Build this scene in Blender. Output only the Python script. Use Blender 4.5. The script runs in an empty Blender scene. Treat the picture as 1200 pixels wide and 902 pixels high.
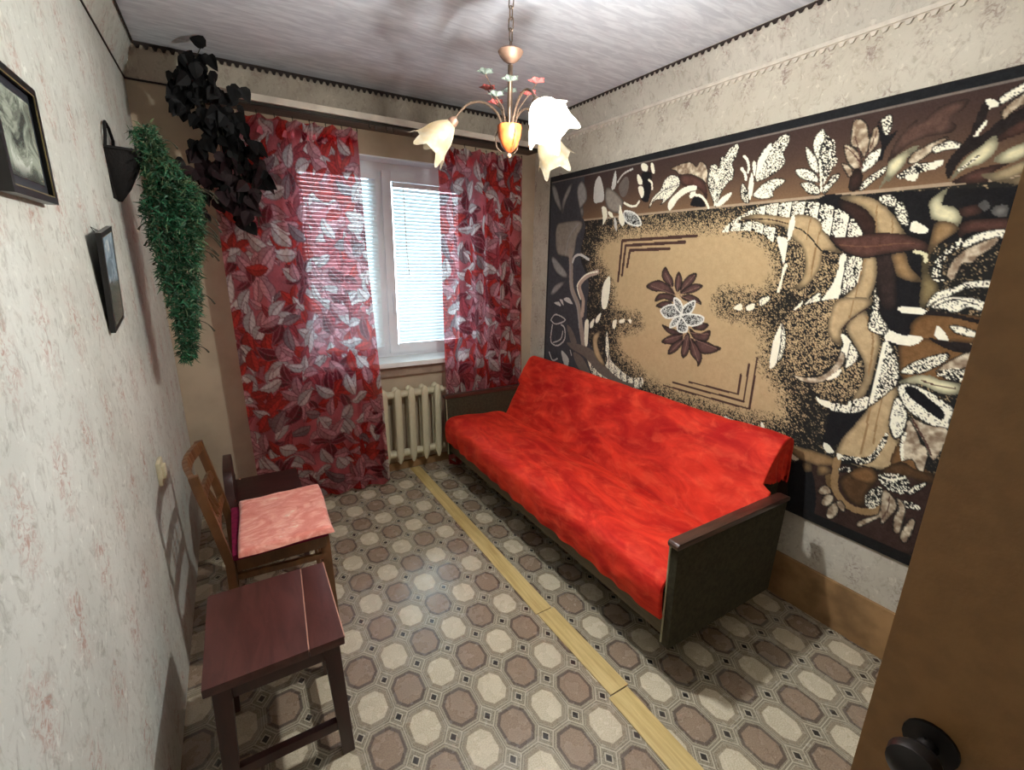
import bpy, bmesh, math, random
import numpy as np
from mathutils import Vector, Matrix

# ------------------------------------------------------------------ camera, world, light, exposure
scene = bpy.context.scene
COL = scene.collection
XL, XR, YW, YB, H = -0.31, 2.088, 3.121, -0.65, 2.5      # left / right / window / back wall planes, ceiling height
Z2, CV = 2.349, 0.06                                      # lower edge and inset of the papered cove

cam_data = bpy.data.cameras.new('camera')
cam = bpy.data.objects.new('camera', cam_data)
COL.objects.link(cam)
cam_data.sensor_width = 36.0
cam_data.lens = 533.46 / 1200 * 36.0
cam_data.clip_start = 0.02
_r = Vector((0.85458, -0.51902, 0.01743)); _u = Vector((0.12230, 0.23376, 0.96457)); _f = Vector((0.50471, 0.82217, -0.26325))
cam.matrix_world = Matrix(((_r.x, _u.x, -_f.x, 0.0), (_r.y, _u.y, -_f.y, 0.0), (_r.z, _u.z, -_f.z, 1.5317), (0, 0, 0, 1)))
scene.camera = cam

SKY_STRENGTH = 3.0
BULB_WATT = 80.0
vs = scene.view_settings
vs.view_transform = 'Standard'
vs.look = 'None'
vs.gamma = 1.0
vs.use_curve_mapping = False
vs.exposure = 1.7

world = bpy.data.worlds.new('overcast_sky')
scene.world = world
world.use_nodes = True
bg = world.node_tree.nodes['Background']
bg.inputs[0].default_value = (0.72, 0.91, 1.0, 1)
bg.inputs[1].default_value = SKY_STRENGTH

portal_data = bpy.data.lights.new('window_portal', 'AREA')      # guides the sampling of sky light through the window
portal_data.shape = 'RECTANGLE'; portal_data.size = 1.29; portal_data.size_y = 1.32
portal_data.cycles.is_portal = True
portal = bpy.data.objects.new('window_portal', portal_data); COL.objects.link(portal)
portal.location = (0.975, 3.40, 1.49); portal.rotation_euler = (math.radians(-90), 0, 0)

cy = scene.cycles
cy.max_bounces = 10; cy.diffuse_bounces = 6; cy.glossy_bounces = 4; cy.transmission_bounces = 6; cy.transparent_max_bounces = 24
cy.caustics_reflective = False; cy.caustics_refractive = False
cy.sample_clamp_indirect = 6.0
try:
    cy.use_denoising = True
    cy.denoiser = 'OPENIMAGEDENOISE'
except Exception:
    pass

# ------------------------------------------------------------------ helpers: colour, nodes
def lin(c):
    c = c / 255.0
    return c / 12.92 if c <= 0.04045 else ((c + 0.055) / 1.055) ** 2.4
def C3(r, g, b): return (lin(r), lin(g), lin(b), 1.0)

class NT:
    def __init__(self, name):
        self.mat = bpy.data.materials.new(name); self.mat.use_nodes = True
        self.t = self.mat.node_tree; self.t.nodes.clear()
        self.out = self.t.nodes.new('ShaderNodeOutputMaterial')
    def n(self, kind): return self.t.nodes.new(kind)
    def link(self, a, b): self.t.links.new(a, b)
    def put(self, sock, v):
        if isinstance(v, bpy.types.NodeSocket): self.link(v, sock)
        else: sock.default_value = v
    def m(self, op, a, b=None, c=None, clamp=False):
        nd = self.n('ShaderNodeMath'); nd.operation = op; nd.use_clamp = clamp
        for i, v in enumerate((a, b, c)):
            if v is not None: self.put(nd.inputs[i], v)
        return nd.outputs[0]
    def smooth(self, v, lo, hi):
        nd = self.n('ShaderNodeMapRange'); nd.interpolation_type = 'SMOOTHSTEP'
        self.put(nd.inputs['Value'], v); nd.inputs['From Min'].default_value = lo; nd.inputs['From Max'].default_value = hi
        return nd.outputs[0]
    def pos(self):
        g = self.n('ShaderNodeNewGeometry'); s = self.n('ShaderNodeSeparateXYZ'); self.link(g.outputs['Position'], s.inputs[0])
        return g.outputs['Position'], s.outputs[0], s.outputs[1], s.outputs[2]
    def obj(self): return self.n('ShaderNodeTexCoord').outputs['Object']
    def scale(self, vec, s, loc=(0, 0, 0), rot=(0, 0, 0)):
        nd = self.n('ShaderNodeMapping'); self.link(vec, nd.inputs[0]); nd.inputs['Scale'].default_value = s
        nd.inputs['Location'].default_value = loc; nd.inputs['Rotation'].default_value = rot
        return nd.outputs[0]
    def comb(self, x, y, z):
        nd = self.n('ShaderNodeCombineXYZ')
        for i, v in enumerate((x, y, z)): self.put(nd.inputs[i], v)
        return nd.outputs[0]
    def noise(self, vec, sc, det=4, rough=0.55, dist=0.0):
        nd = self.n('ShaderNodeTexNoise')
        if vec is not None: self.link(vec, nd.inputs['Vector'])
        nd.inputs['Scale'].default_value = sc; nd.inputs['Detail'].default_value = det
        nd.inputs['Roughness'].default_value = rough; nd.inputs['Distortion'].default_value = dist
        return nd.outputs[0]
    def mix(self, fac, a, b):
        nd = self.n('ShaderNodeMix'); nd.data_type = 'RGBA'
        self.put(nd.inputs['Factor'], fac); self.put(nd.inputs['A'], a) if False else None
        self.put(nd.inputs[6], a); self.put(nd.inputs[7], b)
        return nd.outputs[2]
    def bump(self, h, strength=0.2, dist=0.01):
        nd = self.n('ShaderNodeBump'); self.link(h, nd.inputs['Height']); nd.inputs['Strength'].default_value = strength
        nd.inputs['Distance'].default_value = dist
        return nd.outputs[0]
    def principled(self, color, rough=0.6, metal=0.0, spec=0.5, normal=None, **kw):
        nd = self.n('ShaderNodeBsdfPrincipled')
        self.put(nd.inputs['Base Color'], color); self.put(nd.inputs['Roughness'], rough)
        nd.inputs['Metallic'].default_value = metal; nd.inputs['Specular IOR Level'].default_value = spec
        if normal is not None: self.link(normal, nd.inputs['Normal'])
        for k, v in kw.items(): self.put(nd.inputs[k.replace('_', ' ')], v)
        return nd.outputs[0]
    def end(self, shader):
        self.link(shader, self.out.inputs['Surface']); return self.mat

def simple(name, c, rough=0.5, metal=0.0, spec=0.5, var=0.12, sc=18, bump=0.0, bsc=60):
    t = NT(name); o = t.obj()
    f = t.noise(o, sc, 4)
    dark = tuple(x * (1 - var * 1.6) for x in c[:3]) + (1,); light = tuple(min(1, x * (1 + var)) for x in c[:3]) + (1,)
    col = t.mix(t.smooth(f, 0.3, 0.7), dark, light)
    nrm = t.bump(t.noise(o, bsc, 3), bump, 0.004) if bump else None
    return t.end(t.principled(col, rough, metal, spec, nrm))

def wood(name, c1, c2, rough=0.4, stretch=(2, 30, 30), sc=2.0, spec=0.5):
    t = NT(name); o = t.obj()
    v = t.scale(o, stretch)
    f = t.noise(v, sc, 5, 0.6, 0.6)
    col = t.mix(t.smooth(f, 0.3, 0.7), c1, c2)
    wear = t.smooth(t.noise(o, 35, 3), 0.68, 0.8)
    col = t.mix(t.m('MULTIPLY', wear, 0.35), col, tuple(min(1, x * 2.2 + .03) for x in c2[:3]) + (1,))
    return t.end(t.principled(col, rough, 0, spec, t.bump(f, 0.08, 0.003)))

# ------------------------------------------------------------------ helpers: objects and meshes
BASE = {}
def props(o, label=None, cat=None, group=None, kind=None):
    if label: o['label'] = label
    if cat: o['category'] = cat
    if group: o['group'] = group
    if kind: o['kind'] = kind
    return o
def thing(name, label, cat, loc, group=None, kind=None):
    o = bpy.data.objects.new(name, None); COL.objects.link(o)
    o.location = loc; o.empty_display_size = 0.05
    BASE[o] = Vector(loc)
    return props(o, label, cat, group, kind)

class MB:
    """collects verts (world coordinates) and faces"""
    def __init__(self): self.v = []; self.f = []
    def add(self, vs, fs):
        k = len(self.v); self.v += [tuple(p) for p in vs]; self.f += [tuple(i + k for i in f) for f in fs]; return self
    def box(self, x0, x1, y0, y1, z0, z1):
        return self.add([(x, y, z) for z in (z0, z1) for y in (y0, y1) for x in (x0, x1)],
                        [(0, 2, 3, 1), (4, 5, 7, 6), (0, 1, 5, 4), (2, 6, 7, 3), (0, 4, 6, 2), (1, 3, 7, 5)])
    def bar(self, p0, p1, w, h, up=(0, 0, 1), w1=None, h1=None):
        p0, p1, up = Vector(p0), Vector(p1), Vector(up)
        d = (p1 - p0).normalized(); s = d.cross(up)
        if s.length < 1e-4: s = d.cross(Vector((0, 1, 0)))
        s.normalize(); u = s.cross(d).normalized()
        w1 = w if w1 is None else w1; h1 = h if h1 is None else h1
        q = []
        for p, a, b in ((p0, w / 2, h / 2), (p1, w1 / 2, h1 / 2)):
            q += [p - s * a - u * b, p + s * a - u * b, p + s * a + u * b, p - s * a + u * b]
        return self.add(q, [(3, 2, 1, 0), (4, 5, 6, 7), (0, 1, 5, 4), (1, 2, 6, 5), (2, 3, 7, 6), (3, 0, 4, 7)])
    def tube(self, pts, r, n=8, closed=False, cap=True):
        pts = [Vector(p) for p in pts]; m = len(pts)
        rs = r if isinstance(r, (list, tuple)) else [r] * m
        ref = Vector((0.13, 0.31, 0.94)); k = len(self.v); prev = None
        for i, p in enumerate(pts):
            if closed: d = pts[(i + 1) % m] - pts[i - 1]
            else: d = pts[min(i + 1, m - 1)] - pts[max(i - 1, 0)]
            d.normalize()
            s = d.cross(ref) if prev is None else (prev - d * prev.dot(d))
            if s.length < 1e-5: s = d.cross(Vector((1, 0, 0)))
            s.normalize(); prev = s; u = d.cross(s)
            for j in range(n):
                a = 2 * math.pi * j / n
                self.v.append(tuple(p + (s * math.cos(a) + u * math.sin(a)) * rs[i]))
        for i in range(m if closed else m - 1):
            i2 = (i + 1) % m
            for j in range(n):
                j2 = (j + 1) % n
                self.f.append((k + i * n + j, k + i * n + j2, k + i2 * n + j2, k + i2 * n + j))
        if cap and not closed:
            self.f.append(tuple(k + j for j in range(n))[::-1]); self.f.append(tuple(k + (m - 1) * n + j for j in range(n)))
        return self
    def lathe(self, prof, c, n=24, axis=(0, 0, 1)):
        ax = Vector(axis).normalized(); s = ax.orthogonal().normalized(); u = ax.cross(s); c = Vector(c); k = len(self.v)
        for r, h in prof:
            for j in range(n):
                a = 2 * math.pi * j / n
                self.v.append(tuple(c + ax * h + (s * math.cos(a) + u * math.sin(a)) * r))
        for i in range(len(prof) - 1):
            for j in range(n):
                j2 = (j + 1) % n
                self.f.append((k + i * n + j, k + i * n + j2, k + (i + 1) * n + j2, k + (i + 1) * n + j))
        return self
    def ball(self, c, r, n=12, sq=(1, 1, 1)):
        k = len(self.v); m = n // 2 + 1
        for i in range(m):
            t = math.pi * i / (m - 1)
            for j in range(n):
                a = 2 * math.pi * j / n
                self.v.append((c[0] + r * sq[0] * math.sin(t) * math.cos(a), c[1] + r * sq[1] * math.sin(t) * math.sin(a), c[2] - r * sq[2] * math.cos(t)))
        for i in range(m - 1):
            for j in range(n):
                j2 = (j + 1) % n
                self.f.append((k + i * n + j, k + i * n + j2, k + (i + 1) * n + j2, k + (i + 1) * n + j))
        return self
    def prism(self, poly, axis, a, b):
        """poly: 2-D points; axis 'x','y','z' extruded from a to b"""
        def P(p, t): return {'x': (t, p[0], p[1]), 'y': (p[0], t, p[1]), 'z': (p[0], p[1], t)}[axis]
        n = len(poly)
        return self.add([P(p, a) for p in poly] + [P(p, b) for p in poly],
                        [tuple(range(n))[::-1], tuple(range(n, 2 * n))] + [(i, (i + 1) % n, n + (i + 1) % n, n + i) for i in range(n)])
    def build(self, name, mat, parent=None, smooth=False, bevel=0.0, loc=None, seg=2):
        if parent is not None:
            r = parent
            while r.parent is not None: r = r.parent
            base = BASE[r]
        elif loc is not None: base = Vector(loc)
        else:
            a = np.array(self.v); lo, hi = a.min(0), a.max(0)
            base = Vector(((lo[0] + hi[0]) / 2, (lo[1] + hi[1]) / 2, lo[2]))
        me = bpy.data.meshes.new(name)
        me.from_pydata([tuple(Vector(p) - base) for p in self.v], [], self.f)
        bm = bmesh.new(); bm.from_mesh(me)
        bmesh.ops.recalc_face_normals(bm, faces=bm.faces)
        if bevel:
            es = [e for e in bm.edges if len(e.link_faces) == 2 and e.calc_face_angle(0) > 0.6]
            bmesh.ops.bevel(bm, geom=es, offset=bevel, segments=seg, affect='EDGES', profile=0.7)
        bm.to_mesh(me); bm.free()
        if smooth or bevel:
            me.polygons.foreach_set('use_smooth', [True] * len(me.polygons))
            try: me.set_sharp_from_angle(angle=math.radians(40))
            except Exception: pass
        me.materials.append(mat); me.update()
        o = bpy.data.objects.new(name, me); COL.objects.link(o)
        if parent is not None: o.parent = parent
        else: o.location = base; BASE[o] = base
        return o

def grid_mesh(name, P, mat, parent, colors=None, smooth=True, closed=False):
    """P: (nu, nv, 3) array of world points -> one mesh; colors: (nu, nv, 3) linear"""
    nu, nv = P.shape[:2]
    base = np.array(BASE[parent] if parent is not None else (0, 0, 0))
    idx = np.arange(nu * nv).reshape(nu, nv)
    q = np.stack([idx[:-1, :-1], idx[1:, :-1], idx[1:, 1:], idx[:-1, 1:]], -1).reshape(-1, 4)
    me = bpy.data.meshes.new(name)
    me.vertices.add(nu * nv); me.vertices.foreach_set('co', (P.reshape(-1, 3) - base).astype(np.float32).ravel())
    me.loops.add(q.size); me.loops.foreach_set('vertex_index', q.astype(np.int32).ravel())
    me.polygons.add(len(q)); me.polygons.foreach_set('loop_start', np.arange(0, q.size, 4, dtype=np.int32))
    try: me.polygons.foreach_set('loop_total', np.full(len(q), 4, dtype=np.int32))
    except Exception: pass
    me.update(calc_edges=True)
    if smooth: me.polygons.foreach_set('use_smooth', np.ones(len(q), dtype=bool))
    if colors is not None:
        ca = me.color_attributes.new('print', 'FLOAT_COLOR', 'POINT')
        c4 = np.ones((nu * nv, 4), np.float32); c4[:, :3] = colors.reshape(-1, 3)
        ca.data.foreach_set('color', c4.ravel())
    me.materials.append(mat); me.validate(); me.update()
    o = bpy.data.objects.new(name, me); COL.objects.link(o)
    if parent is not None: o.parent = parent
    return o

def copy_part(src, parent, offset=(0, 0, 0)):
    c = src.copy(); COL.objects.link(c); c.parent = parent
    c.location = Vector(src.location) + Vector(offset)
    return c

def vnoise(x, y, seed=0):
    rs = np.random.RandomState(seed); T = rs.rand(64, 64)
    xi = np.floor(x).astype(int); yi = np.floor(y).astype(int); fx = x - xi; fy = y - yi
    fx = fx * fx * (3 - 2 * fx); fy = fy * fy * (3 - 2 * fy)
    g = lambda a, b: T[a % 64, b % 64]
    return (g(xi, yi) * (1 - fx) + g(xi + 1, yi) * fx) * (1 - fy) + (g(xi, yi + 1) * (1 - fx) + g(xi + 1, yi + 1) * fx) * fy
def fbm(x, y, seed=0, o=4):
    s = 0; a = 0.5
    for k in range(o): s = s + a * vnoise(x * 2 ** k, y * 2 ** k, seed + k); a *= 0.5
    return s
def catmull(p, n=5, closed=True):
    p = np.array(p, float); m = len(p); out = []
    for i in range(m if closed else m - 1):
        a, b, c, d = (p[(i - 1) % m] if closed or i > 0 else p[0]), p[i], p[(i + 1) % m], (p[(i + 2) % m] if closed or i + 2 < m else p[-1])
        for t in np.linspace(0, 1, n, endpoint=False):
            out.append(0.5 * (2 * b + (c - a) * t + (2 * a - 5 * b + 4 * c - d) * t * t + (3 * b - a - 3 * c + d) * t ** 3))
    if not closed: out.append(p[-1])
    return np.array(out)

# ------------------------------------------------------------------ materials of the shell
def wallpaper(name, ax, base1, base2, streak, motif, cell=0.27, mot=0.8, stk=0.55):
    t = NT(name); p, x, y, z = t.pos(); h = y if ax == 'y' else x
    pl = t.comb(h, z, 0.0)
    col = t.mix(t.smooth(t.noise(pl, 2.2, 3), 0.35, 0.65), base1, base2)
    st = t.smooth(t.noise(t.scale(pl, (36, 24, 1)), 1.0, 6, 0.72, 1.0), 0.48, 0.70)
    col = t.mix(t.m('MULTIPLY', st, stk), col, streak)
    v = t.m('DIVIDE', z, cell); row = t.m('FLOOR', v)
    u = t.m('ADD', t.m('DIVIDE', h, cell * 0.8), t.m('MULTIPLY', t.m('MODULO', t.m('ADD', row, 40.0), 2.0), 0.5))
    du = t.m('SUBTRACT', t.m('FRACT', u), 0.5); dv = t.m('SUBTRACT', t.m('FRACT', v), 0.5)
    dd = t.m('SQRT', t.m('ADD', t.m('MULTIPLY', du, du), t.m('MULTIPLY', t.m('MULTIPLY', dv, dv), 0.45)))
    cl = t.m('SUBTRACT', 1.0, t.smooth(dd, 0.05, 0.34))
    sp = t.smooth(t.noise(t.scale(pl, (44, 44, 1)), 1.0, 4, 0.7, 1.2), 0.46, 0.64)
    col = t.mix(t.m('MULTIPLY', t.m('MULTIPLY', cl, sp), mot), col, motif)
    lt = t.smooth(t.noise(t.scale(pl, (42, 34, 1), (3, 7, 0)), 1.0, 3, 0.6, 0.8), 0.60, 0.70)
    col = t.mix(t.m('MULTIPLY', lt, 0.5), col, tuple(min(1, c * 1.25) for c in base1[:3]) + (1,))
    return t.end(t.principled(col, 0.75, 0, 0.25, t.bump(t.noise(pl, 90, 3), 0.15, 0.002)))

M_wall_l = wallpaper('wallpaper_left', 'y', C3(198, 200, 192), C3(184, 186, 178), C3(122, 118, 106), C3(158, 116, 102), 0.25, 0.75, 0.5)
M_wall_r = wallpaper('wallpaper_right', 'y', C3(198, 192, 178), C3(186, 179, 164), C3(150, 138, 122), C3(128, 104, 100), 0.2, 0.75, 0.55)
M_wall_w = simple('window_wall_paper', C3(178, 162, 140), 0.8, 0, 0.2, 0.10, 3.0, 0.1, 50)
M_cove = wallpaper('cove_paper', 'x', C3(186, 176, 160), C3(172, 160, 146), C3(128, 118, 106), C3(140, 118, 108), 0.16, 0.6, 0.5)
M_cove_r = wallpaper('cove_paper_right', 'y', C3(196, 191, 180), C3(184, 179, 168), C3(140, 130, 118), C3(140, 112, 108), 0.16, 0.85, 0.6)

t = NT('ceiling_paper'); p, x, y, z = t.pos()
f = t.noise(t.scale(p, (7, 34, 1)), 1.0, 5, 0.6, 0.8)
col = t.mix(t.smooth(f, 0.35, 0.68), C3(204, 209, 220), C3(228, 233, 242))
M_ceil = t.end(t.principled(col, 0.85, 0, 0.2, t.bump(f, 0.25, 0.006)))

# printed linoleum: octagons and small squares (flat print)
t = NT('linoleum_print'); p, x, y, z = t.pos()
PX, PY, SK1, SK2, OX, OY = 0.1325, 0.1680, 0.012, -0.055, 0.915, 1.350
dx = t.m('SUBTRACT', x, OX); dy = t.m('SUBTRACT', y, OY)
u = t.m('DIVIDE', t.m('ADD', dx, t.m('MULTIPLY', dy, SK1)), PX); v = t.m('DIVIDE', t.m('ADD', dy, t.m('MULTIPLY', dx, SK2)), PY)
ru = t.m('FLOOR', t.m('ADD', u, 0.5)); rv = t.m('FLOOR', t.m('ADD', v, 0.5))
au = t.m('ABSOLUTE', t.m('SUBTRACT', u, ru)); av = t.m('ABSOLUTE', t.m('SUBTRACT', v, rv))
par = t.m('PINGPONG', t.m('ADD', ru, rv), 1.0)
su = t.m('ADD', au, av); SQ = 0.25
o_ = t.m('MAXIMUM', t.m('DIVIDE', t.m('MAXIMUM', au, av), 0.5), t.m('DIVIDE', su, 1 - SQ))
grain = t.noise(p, 90, 4, 0.7); fine = t.smooth(t.noise(p, 260, 2), 0.35, 0.65)
lightf = t.mix(fine, C3(182, 170, 146), C3(206, 195, 170)); darkf = t.mix(fine, C3(132, 112, 94), C3(152, 133, 113))
fill = t.mix(par, darkf, lightf)
ring = t.mix(par, t.mix(fine, C3(84, 72, 64), C3(104, 92, 80)), t.mix(fine, C3(128, 116, 98), C3(154, 142, 120)))
grnd = t.mix(fine, C3(116, 107, 91), C3(154, 145, 124)); line = C3(178, 169, 148)
def step(val, e, w=0.012): return t.smooth(val, e - w, e + w)
c_ = t.mix(step(o_, 0.70, 0.02), fill, ring)
c_ = t.mix(step(o_, 0.835), c_, grnd)
c_ = t.mix(step(o_, 0.885), c_, line); c_ = t.mix(step(o_, 0.905), c_, grnd); c_ = t.mix(step(o_, 0.955), c_, C3(110, 100, 86)); c_ = t.mix(step(o_, 0.975), c_, line)
dm = t.m('DIVIDE', t.m('SUBTRACT', su, 1 - SQ), SQ)
sq = t.mix(step(dm, 0.10, 0.02), line, grnd); sq = t.mix(step(dm, 0.40, 0.03), sq, C3(96, 88, 77)); sq = t.mix(step(dm, 0.46, 0.03), sq, line); sq = t.mix(step(dm, 0.64, 0.03), sq, C3(50, 46, 42))
c_ = t.mix(step(su, 1 - SQ, 0.006), c_, sq)
wear = t.smooth(t.noise(p, 3.0, 5, 0.6), 0.4, 0.75)
c_ = t.mix(t.m('MULTIPLY', wear, 0.08), c_, C3(120, 108, 96))
rgh = t.m('ADD', 0.17, t.m('MULTIPLY', t.noise(p, 14, 4), 0.20))
M_floor = t.end(t.principled(c_, rgh, 0, 0.85, t.bump(grain, 0.05, 0.002)))

M_base = simple('painted_skirting', C3(150, 116, 78), 0.6, 0, 0.4, 0.2, 9)
M_white = simple('white_plastic', C3(226, 230, 236), 0.35, 0, 0.5, 0.03, 5)
M_sill = simple('sill_paint', C3(220, 222, 220), 0.45, 0, 0.5, 0.05, 8)
M_sillwood = simple('sill_apron_paint', C3(150, 132, 116), 0.6, 0, 0.4, 0.15, 12)
M_border = simple('dark_border_paper', C3(52, 44, 42), 0.8, 0, 0.2, 0.15, 20)
M_mould = simple('pale_moulding', C3(206, 198, 186), 0.7, 0, 0.3, 0.08, 20)
M_plank = wood('yellow_floor_batten', C3(176, 150, 92), C3(204, 180, 122), 0.5, (30, 2, 30))
M_door = simple('brown_door_paint', C3(132, 95, 55), 0.5, 0, 0.4, 0.06, 40, 0.1, 220)
M_black = simple('black_lacquer', C3(22, 20, 20), 0.35, 0, 0.5, 0.1, 30)
M_dark = simple('dark_metal', C3(40, 36, 34), 0.4, 0.7, 0.5, 0.1, 30)

# ------------------------------------------------------------------ the shell
def struct(name, mb, mat, label, loc=None, bevel=0.0):
    o = mb.build(name, mat, loc=loc, bevel=bevel); return props(o, label, kind='structure')
struct('floor', MB().box(XL - .1, XR + .1, YB - 1.2, YW + .1, -.06, 0), M_floor, 'linoleum floor printed with light and dark octagons')
struct('ceiling', MB().box(XL - .1, XR + .1, YB - 1.2, YW + .1, H, H + .08), M_ceil, 'pinkish grey papered ceiling')
struct('wall_left', MB().box(XL - .1, XL, YB - 1.2, YW + .3, 0, H), M_wall_l, 'left wall in pale wallpaper with faint brown sprigs')
struct('wall_right', MB().box(XR, XR + .1, YB - 1.2, YW + .3, 0, H), M_wall_r, 'right wall in cream wallpaper behind the woven rug')
WX0, WX1, WZ0, WZ1 = 0.33, 1.62, 0.83, 2.15
w = MB()
w.box(XL, WX0, YW, YW + .28, 0, H); w.box(WX1, XR, YW, YW + .28, 0, H)
w.box(WX0, WX1, YW, YW + .28, 0, WZ0); w.box(WX0, WX1, YW, YW + .28, WZ1, H)
struct('wall_window', w, M_wall_w, 'beige window wall with a white framed window')
w = MB()                                                   # wall with the doorway behind the photographer
w.box(XL, -.20, YB - .1, YB, 0, H); w.box(.66, XR, YB - .1, YB, 0, H); w.box(-.20, .66, YB - .1, YB, 2.06, H)
struct('wall_back', w, M_wall_r, 'back wall with the open doorway')
struct('wall_corridor', MB().box(XL, XR, YB - 1.2, YB - 1.1, 0, H), M_wall_r, 'corridor wall beyond the doorway')
# white lining of the window recess
w = MB(); w.box(WX0, WX0 + .008, YW - .002, 3.27, WZ0, WZ1); w.box(WX1 - .008, WX1, YW - .002, 3.27, WZ0, WZ1); w.box(WX0, WX1, YW - .002, 3.27, WZ1 - .008, WZ1)
struct('trim_5', w, M_white, 'white lining of the window recess')
# papered cove round the top of the room
def cove(name, pts, mat, label):
    m = MB(); (a, b, c, d) = pts
    m.add([a, b, c, d], [(0, 1, 2, 3)])
    struct(name, m, mat, label)
yB = YB
cove('trim_1', ((XL, yB, Z2), (XL, YW, Z2), (XL + CV, YW - CV, H), (XL + CV, yB, H)), M_wall_l, 'papered cove above the left wall')
cove('trim_2', ((XL, YW, Z2), (XR, YW, Z2), (XR - CV, YW - CV, H), (XL + CV, YW - CV, H)), M_cove, 'papered cove above the window wall')
cove('trim_3', ((XR, YW, Z2), (XR, yB, Z2), (XR - CV, yB, H), (XR - CV, YW - CV, H)), M_cove_r, 'papered cove above the right wall')
# serrated paper borders: each tooth is about two centimetres
def border(name, a, b, up, out, mat, label, h=.012, tooth=.016, pitch=.034, th=.004):
    a, b, up, out = Vector(a), Vector(b), Vector(up).normalized(), Vector(out).normalized()
    L = (b - a).length; d = (b - a).normalized(); n = int(L / pitch); m = MB()
    m.bar(a + out * th / 2 + up * h / 2, b + out * th / 2 + up * h / 2, th, h, up=up)
    for i in range(n):
        s = a + d * (i + .15) * pitch; e = a + d * (i + .85) * pitch; c = (s + e) / 2
        q = [s, s * .7 + e * .3 - up * tooth, s * .3 + e * .7 - up * tooth, e]
        m.add([v for v in q] + [v + out * th for v in q], [(0, 1, 2, 3), (7, 6, 5, 4), (0, 4, 5, 1), (1, 5, 6, 2), (2, 6, 7, 3)])
    struct(name, m, mat, label)
sl = Vector((0, -CV, H - Z2)).normalized()
border('trim_6', (XL + CV, YW - CV - .001, H - .014), (XR - CV, YW - CV - .001, H - .014), (0, 0, 1), (0, -1, 0), M_border, 'dark serrated border where cove meets ceiling above the window')
border('trim_7', (XR - CV - .001, YW - CV, H - .010), (XR - CV - .001, yB, H - .010), (0, 0, 1), (-1, 0, 0), M_border, 'dark serrated border where cove meets ceiling on the right', .006, .012)
border('trim_8', (XL + CV + .001, YW - CV, H - .012), (XL + CV + .001, yB, H - .012), (0, 0, 1), (1, 0, 0), M_border, 'dark border where cove meets ceiling on the left', .010, .006)
m = MB(); m.bar((XR - .008, YW, Z2 + .006), (XR - .008, yB, Z2 + .006), .016, .016); struct('trim_9', m, M_mould, 'pale moulding under the cove on the right wall', bevel=.003)
border('trim_10', (XR - .001, YW, Z2 - .004), (XR - .001, yB, Z2 - .004), (0, 0, 1), (-1, 0, 0), M_mould, 'pale scalloped border under the moulding on the right wall', .006, .014, .034, .007)
m = MB(); m.bar((XL, YW - .003, Z2), (0.0, YW - .003, Z2), .006, .008); struct('trim_11', m, M_border, 'thin dark border under the cove by the window')
m = MB(); m.bar((XL + .003, YW, Z2), (XL + .003, yB, Z2), .005, .007); struct('trim_12', m, M_border, 'thin dark border under the cove on the left wall')
struct('baseboard_right', MB().box(XR - .016, XR, YB, YW, 0, .22), M_base, 'tall brown painted baseboard on the right wall', bevel=.004)
struct('baseboard_window', MB().box(XL, XR - .016, YW - .012, YW, 0, .06), M_base, 'low brown baseboard on the window wall')
# floor batten in three pieces
tb = thing('trim_4', 'yellow wooden batten laid across the linoleum', 'floor batten', (1.04, 1.8, 0), kind='structure'); del tb['category']
for (x0, x1, x2, x3, ya, yb) in ((.998, 1.083, 1.005, 1.080, 1.383, 3.09), (1.012, 1.100, 1.004, 1.092, .918, 1.378), (.985, 1.080, .998, 1.090, -.5, .913)):
    m = MB(); m.add([(x0, ya, 0), (x1, ya, 0), (x3, yb, 0), (x2, yb, 0), (x0, ya, .005), (x1, ya, .005), (x3, yb, .005), (x2, yb, .005)],
                    [(3, 2, 1, 0), (4, 5, 6, 7), (0, 1, 5, 4), (1, 2, 6, 5), (2, 3, 7, 6), (3, 0, 4, 7)])
    m.build('plank', M_plank, tb, bevel=.0015)

# window: white frame, two sashes, panes
t = NT('window_glass')
gl = t.n('ShaderNodeBsdfGlossy'); gl.inputs['Roughness'].default_value = 0.02
tr = t.n('ShaderNodeBsdfTransparent'); fr = t.n('ShaderNodeFresnel'); fr.inputs[0].default_value = 1.45
mx = t.n('ShaderNodeMixShader'); t.link(fr.outputs[0], mx.inputs[0]); t.link(tr.outputs[0], mx.inputs[1]); t.link(gl.outputs[0], mx.inputs[2])
M_glass = t.end(mx.outputs[0])
wn = thing('window_1', 'white framed double window with blinds behind the floral curtains', 'window', (0.975, 3.30, WZ0), kind='structure'); del wn['category']
YF0, YF1 = 3.27, 3.33
m = MB(); m.box(WX0, WX0 + .06, YF0, YF1, WZ0, WZ1); m.box(WX1 - .06, WX1, YF0, YF1, WZ0, WZ1)
m.box(WX0 + .06, WX1 - .06, YF0, YF1, WZ0, WZ0 + .05); m.box(WX0 + .06, WX1 - .06, YF0, YF1, WZ1 - .07, WZ1); m.box(.915, .965, YF0, YF1, WZ0 + .05, WZ1 - .07)
m.build('frame', M_white, wn, bevel=.004)
for (a, b) in ((.380, .928), (.952, 1.570)):
    m = MB(); z0, z1, y0, y1 = WZ0 + .030, WZ1 - .055, 3.255, 3.30; s = .062
    m.box(a, a + s, y0, y1, z0, z1); m.box(b - s, b, y0, y1, z0, z1); m.box(a + s, b - s, y0, y1, z0, z0 + s); m.box(a + s, b - s, y0, y1, z1 - s, z1)
    sa = m.build('sash', M_white, wn, bevel=.004)
    MB().box(a + s - .005, b - s + .005, 3.285, 3.291, z0 + s - .005, z1 - s + .005).build('pane', M_glass, sa)
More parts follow.
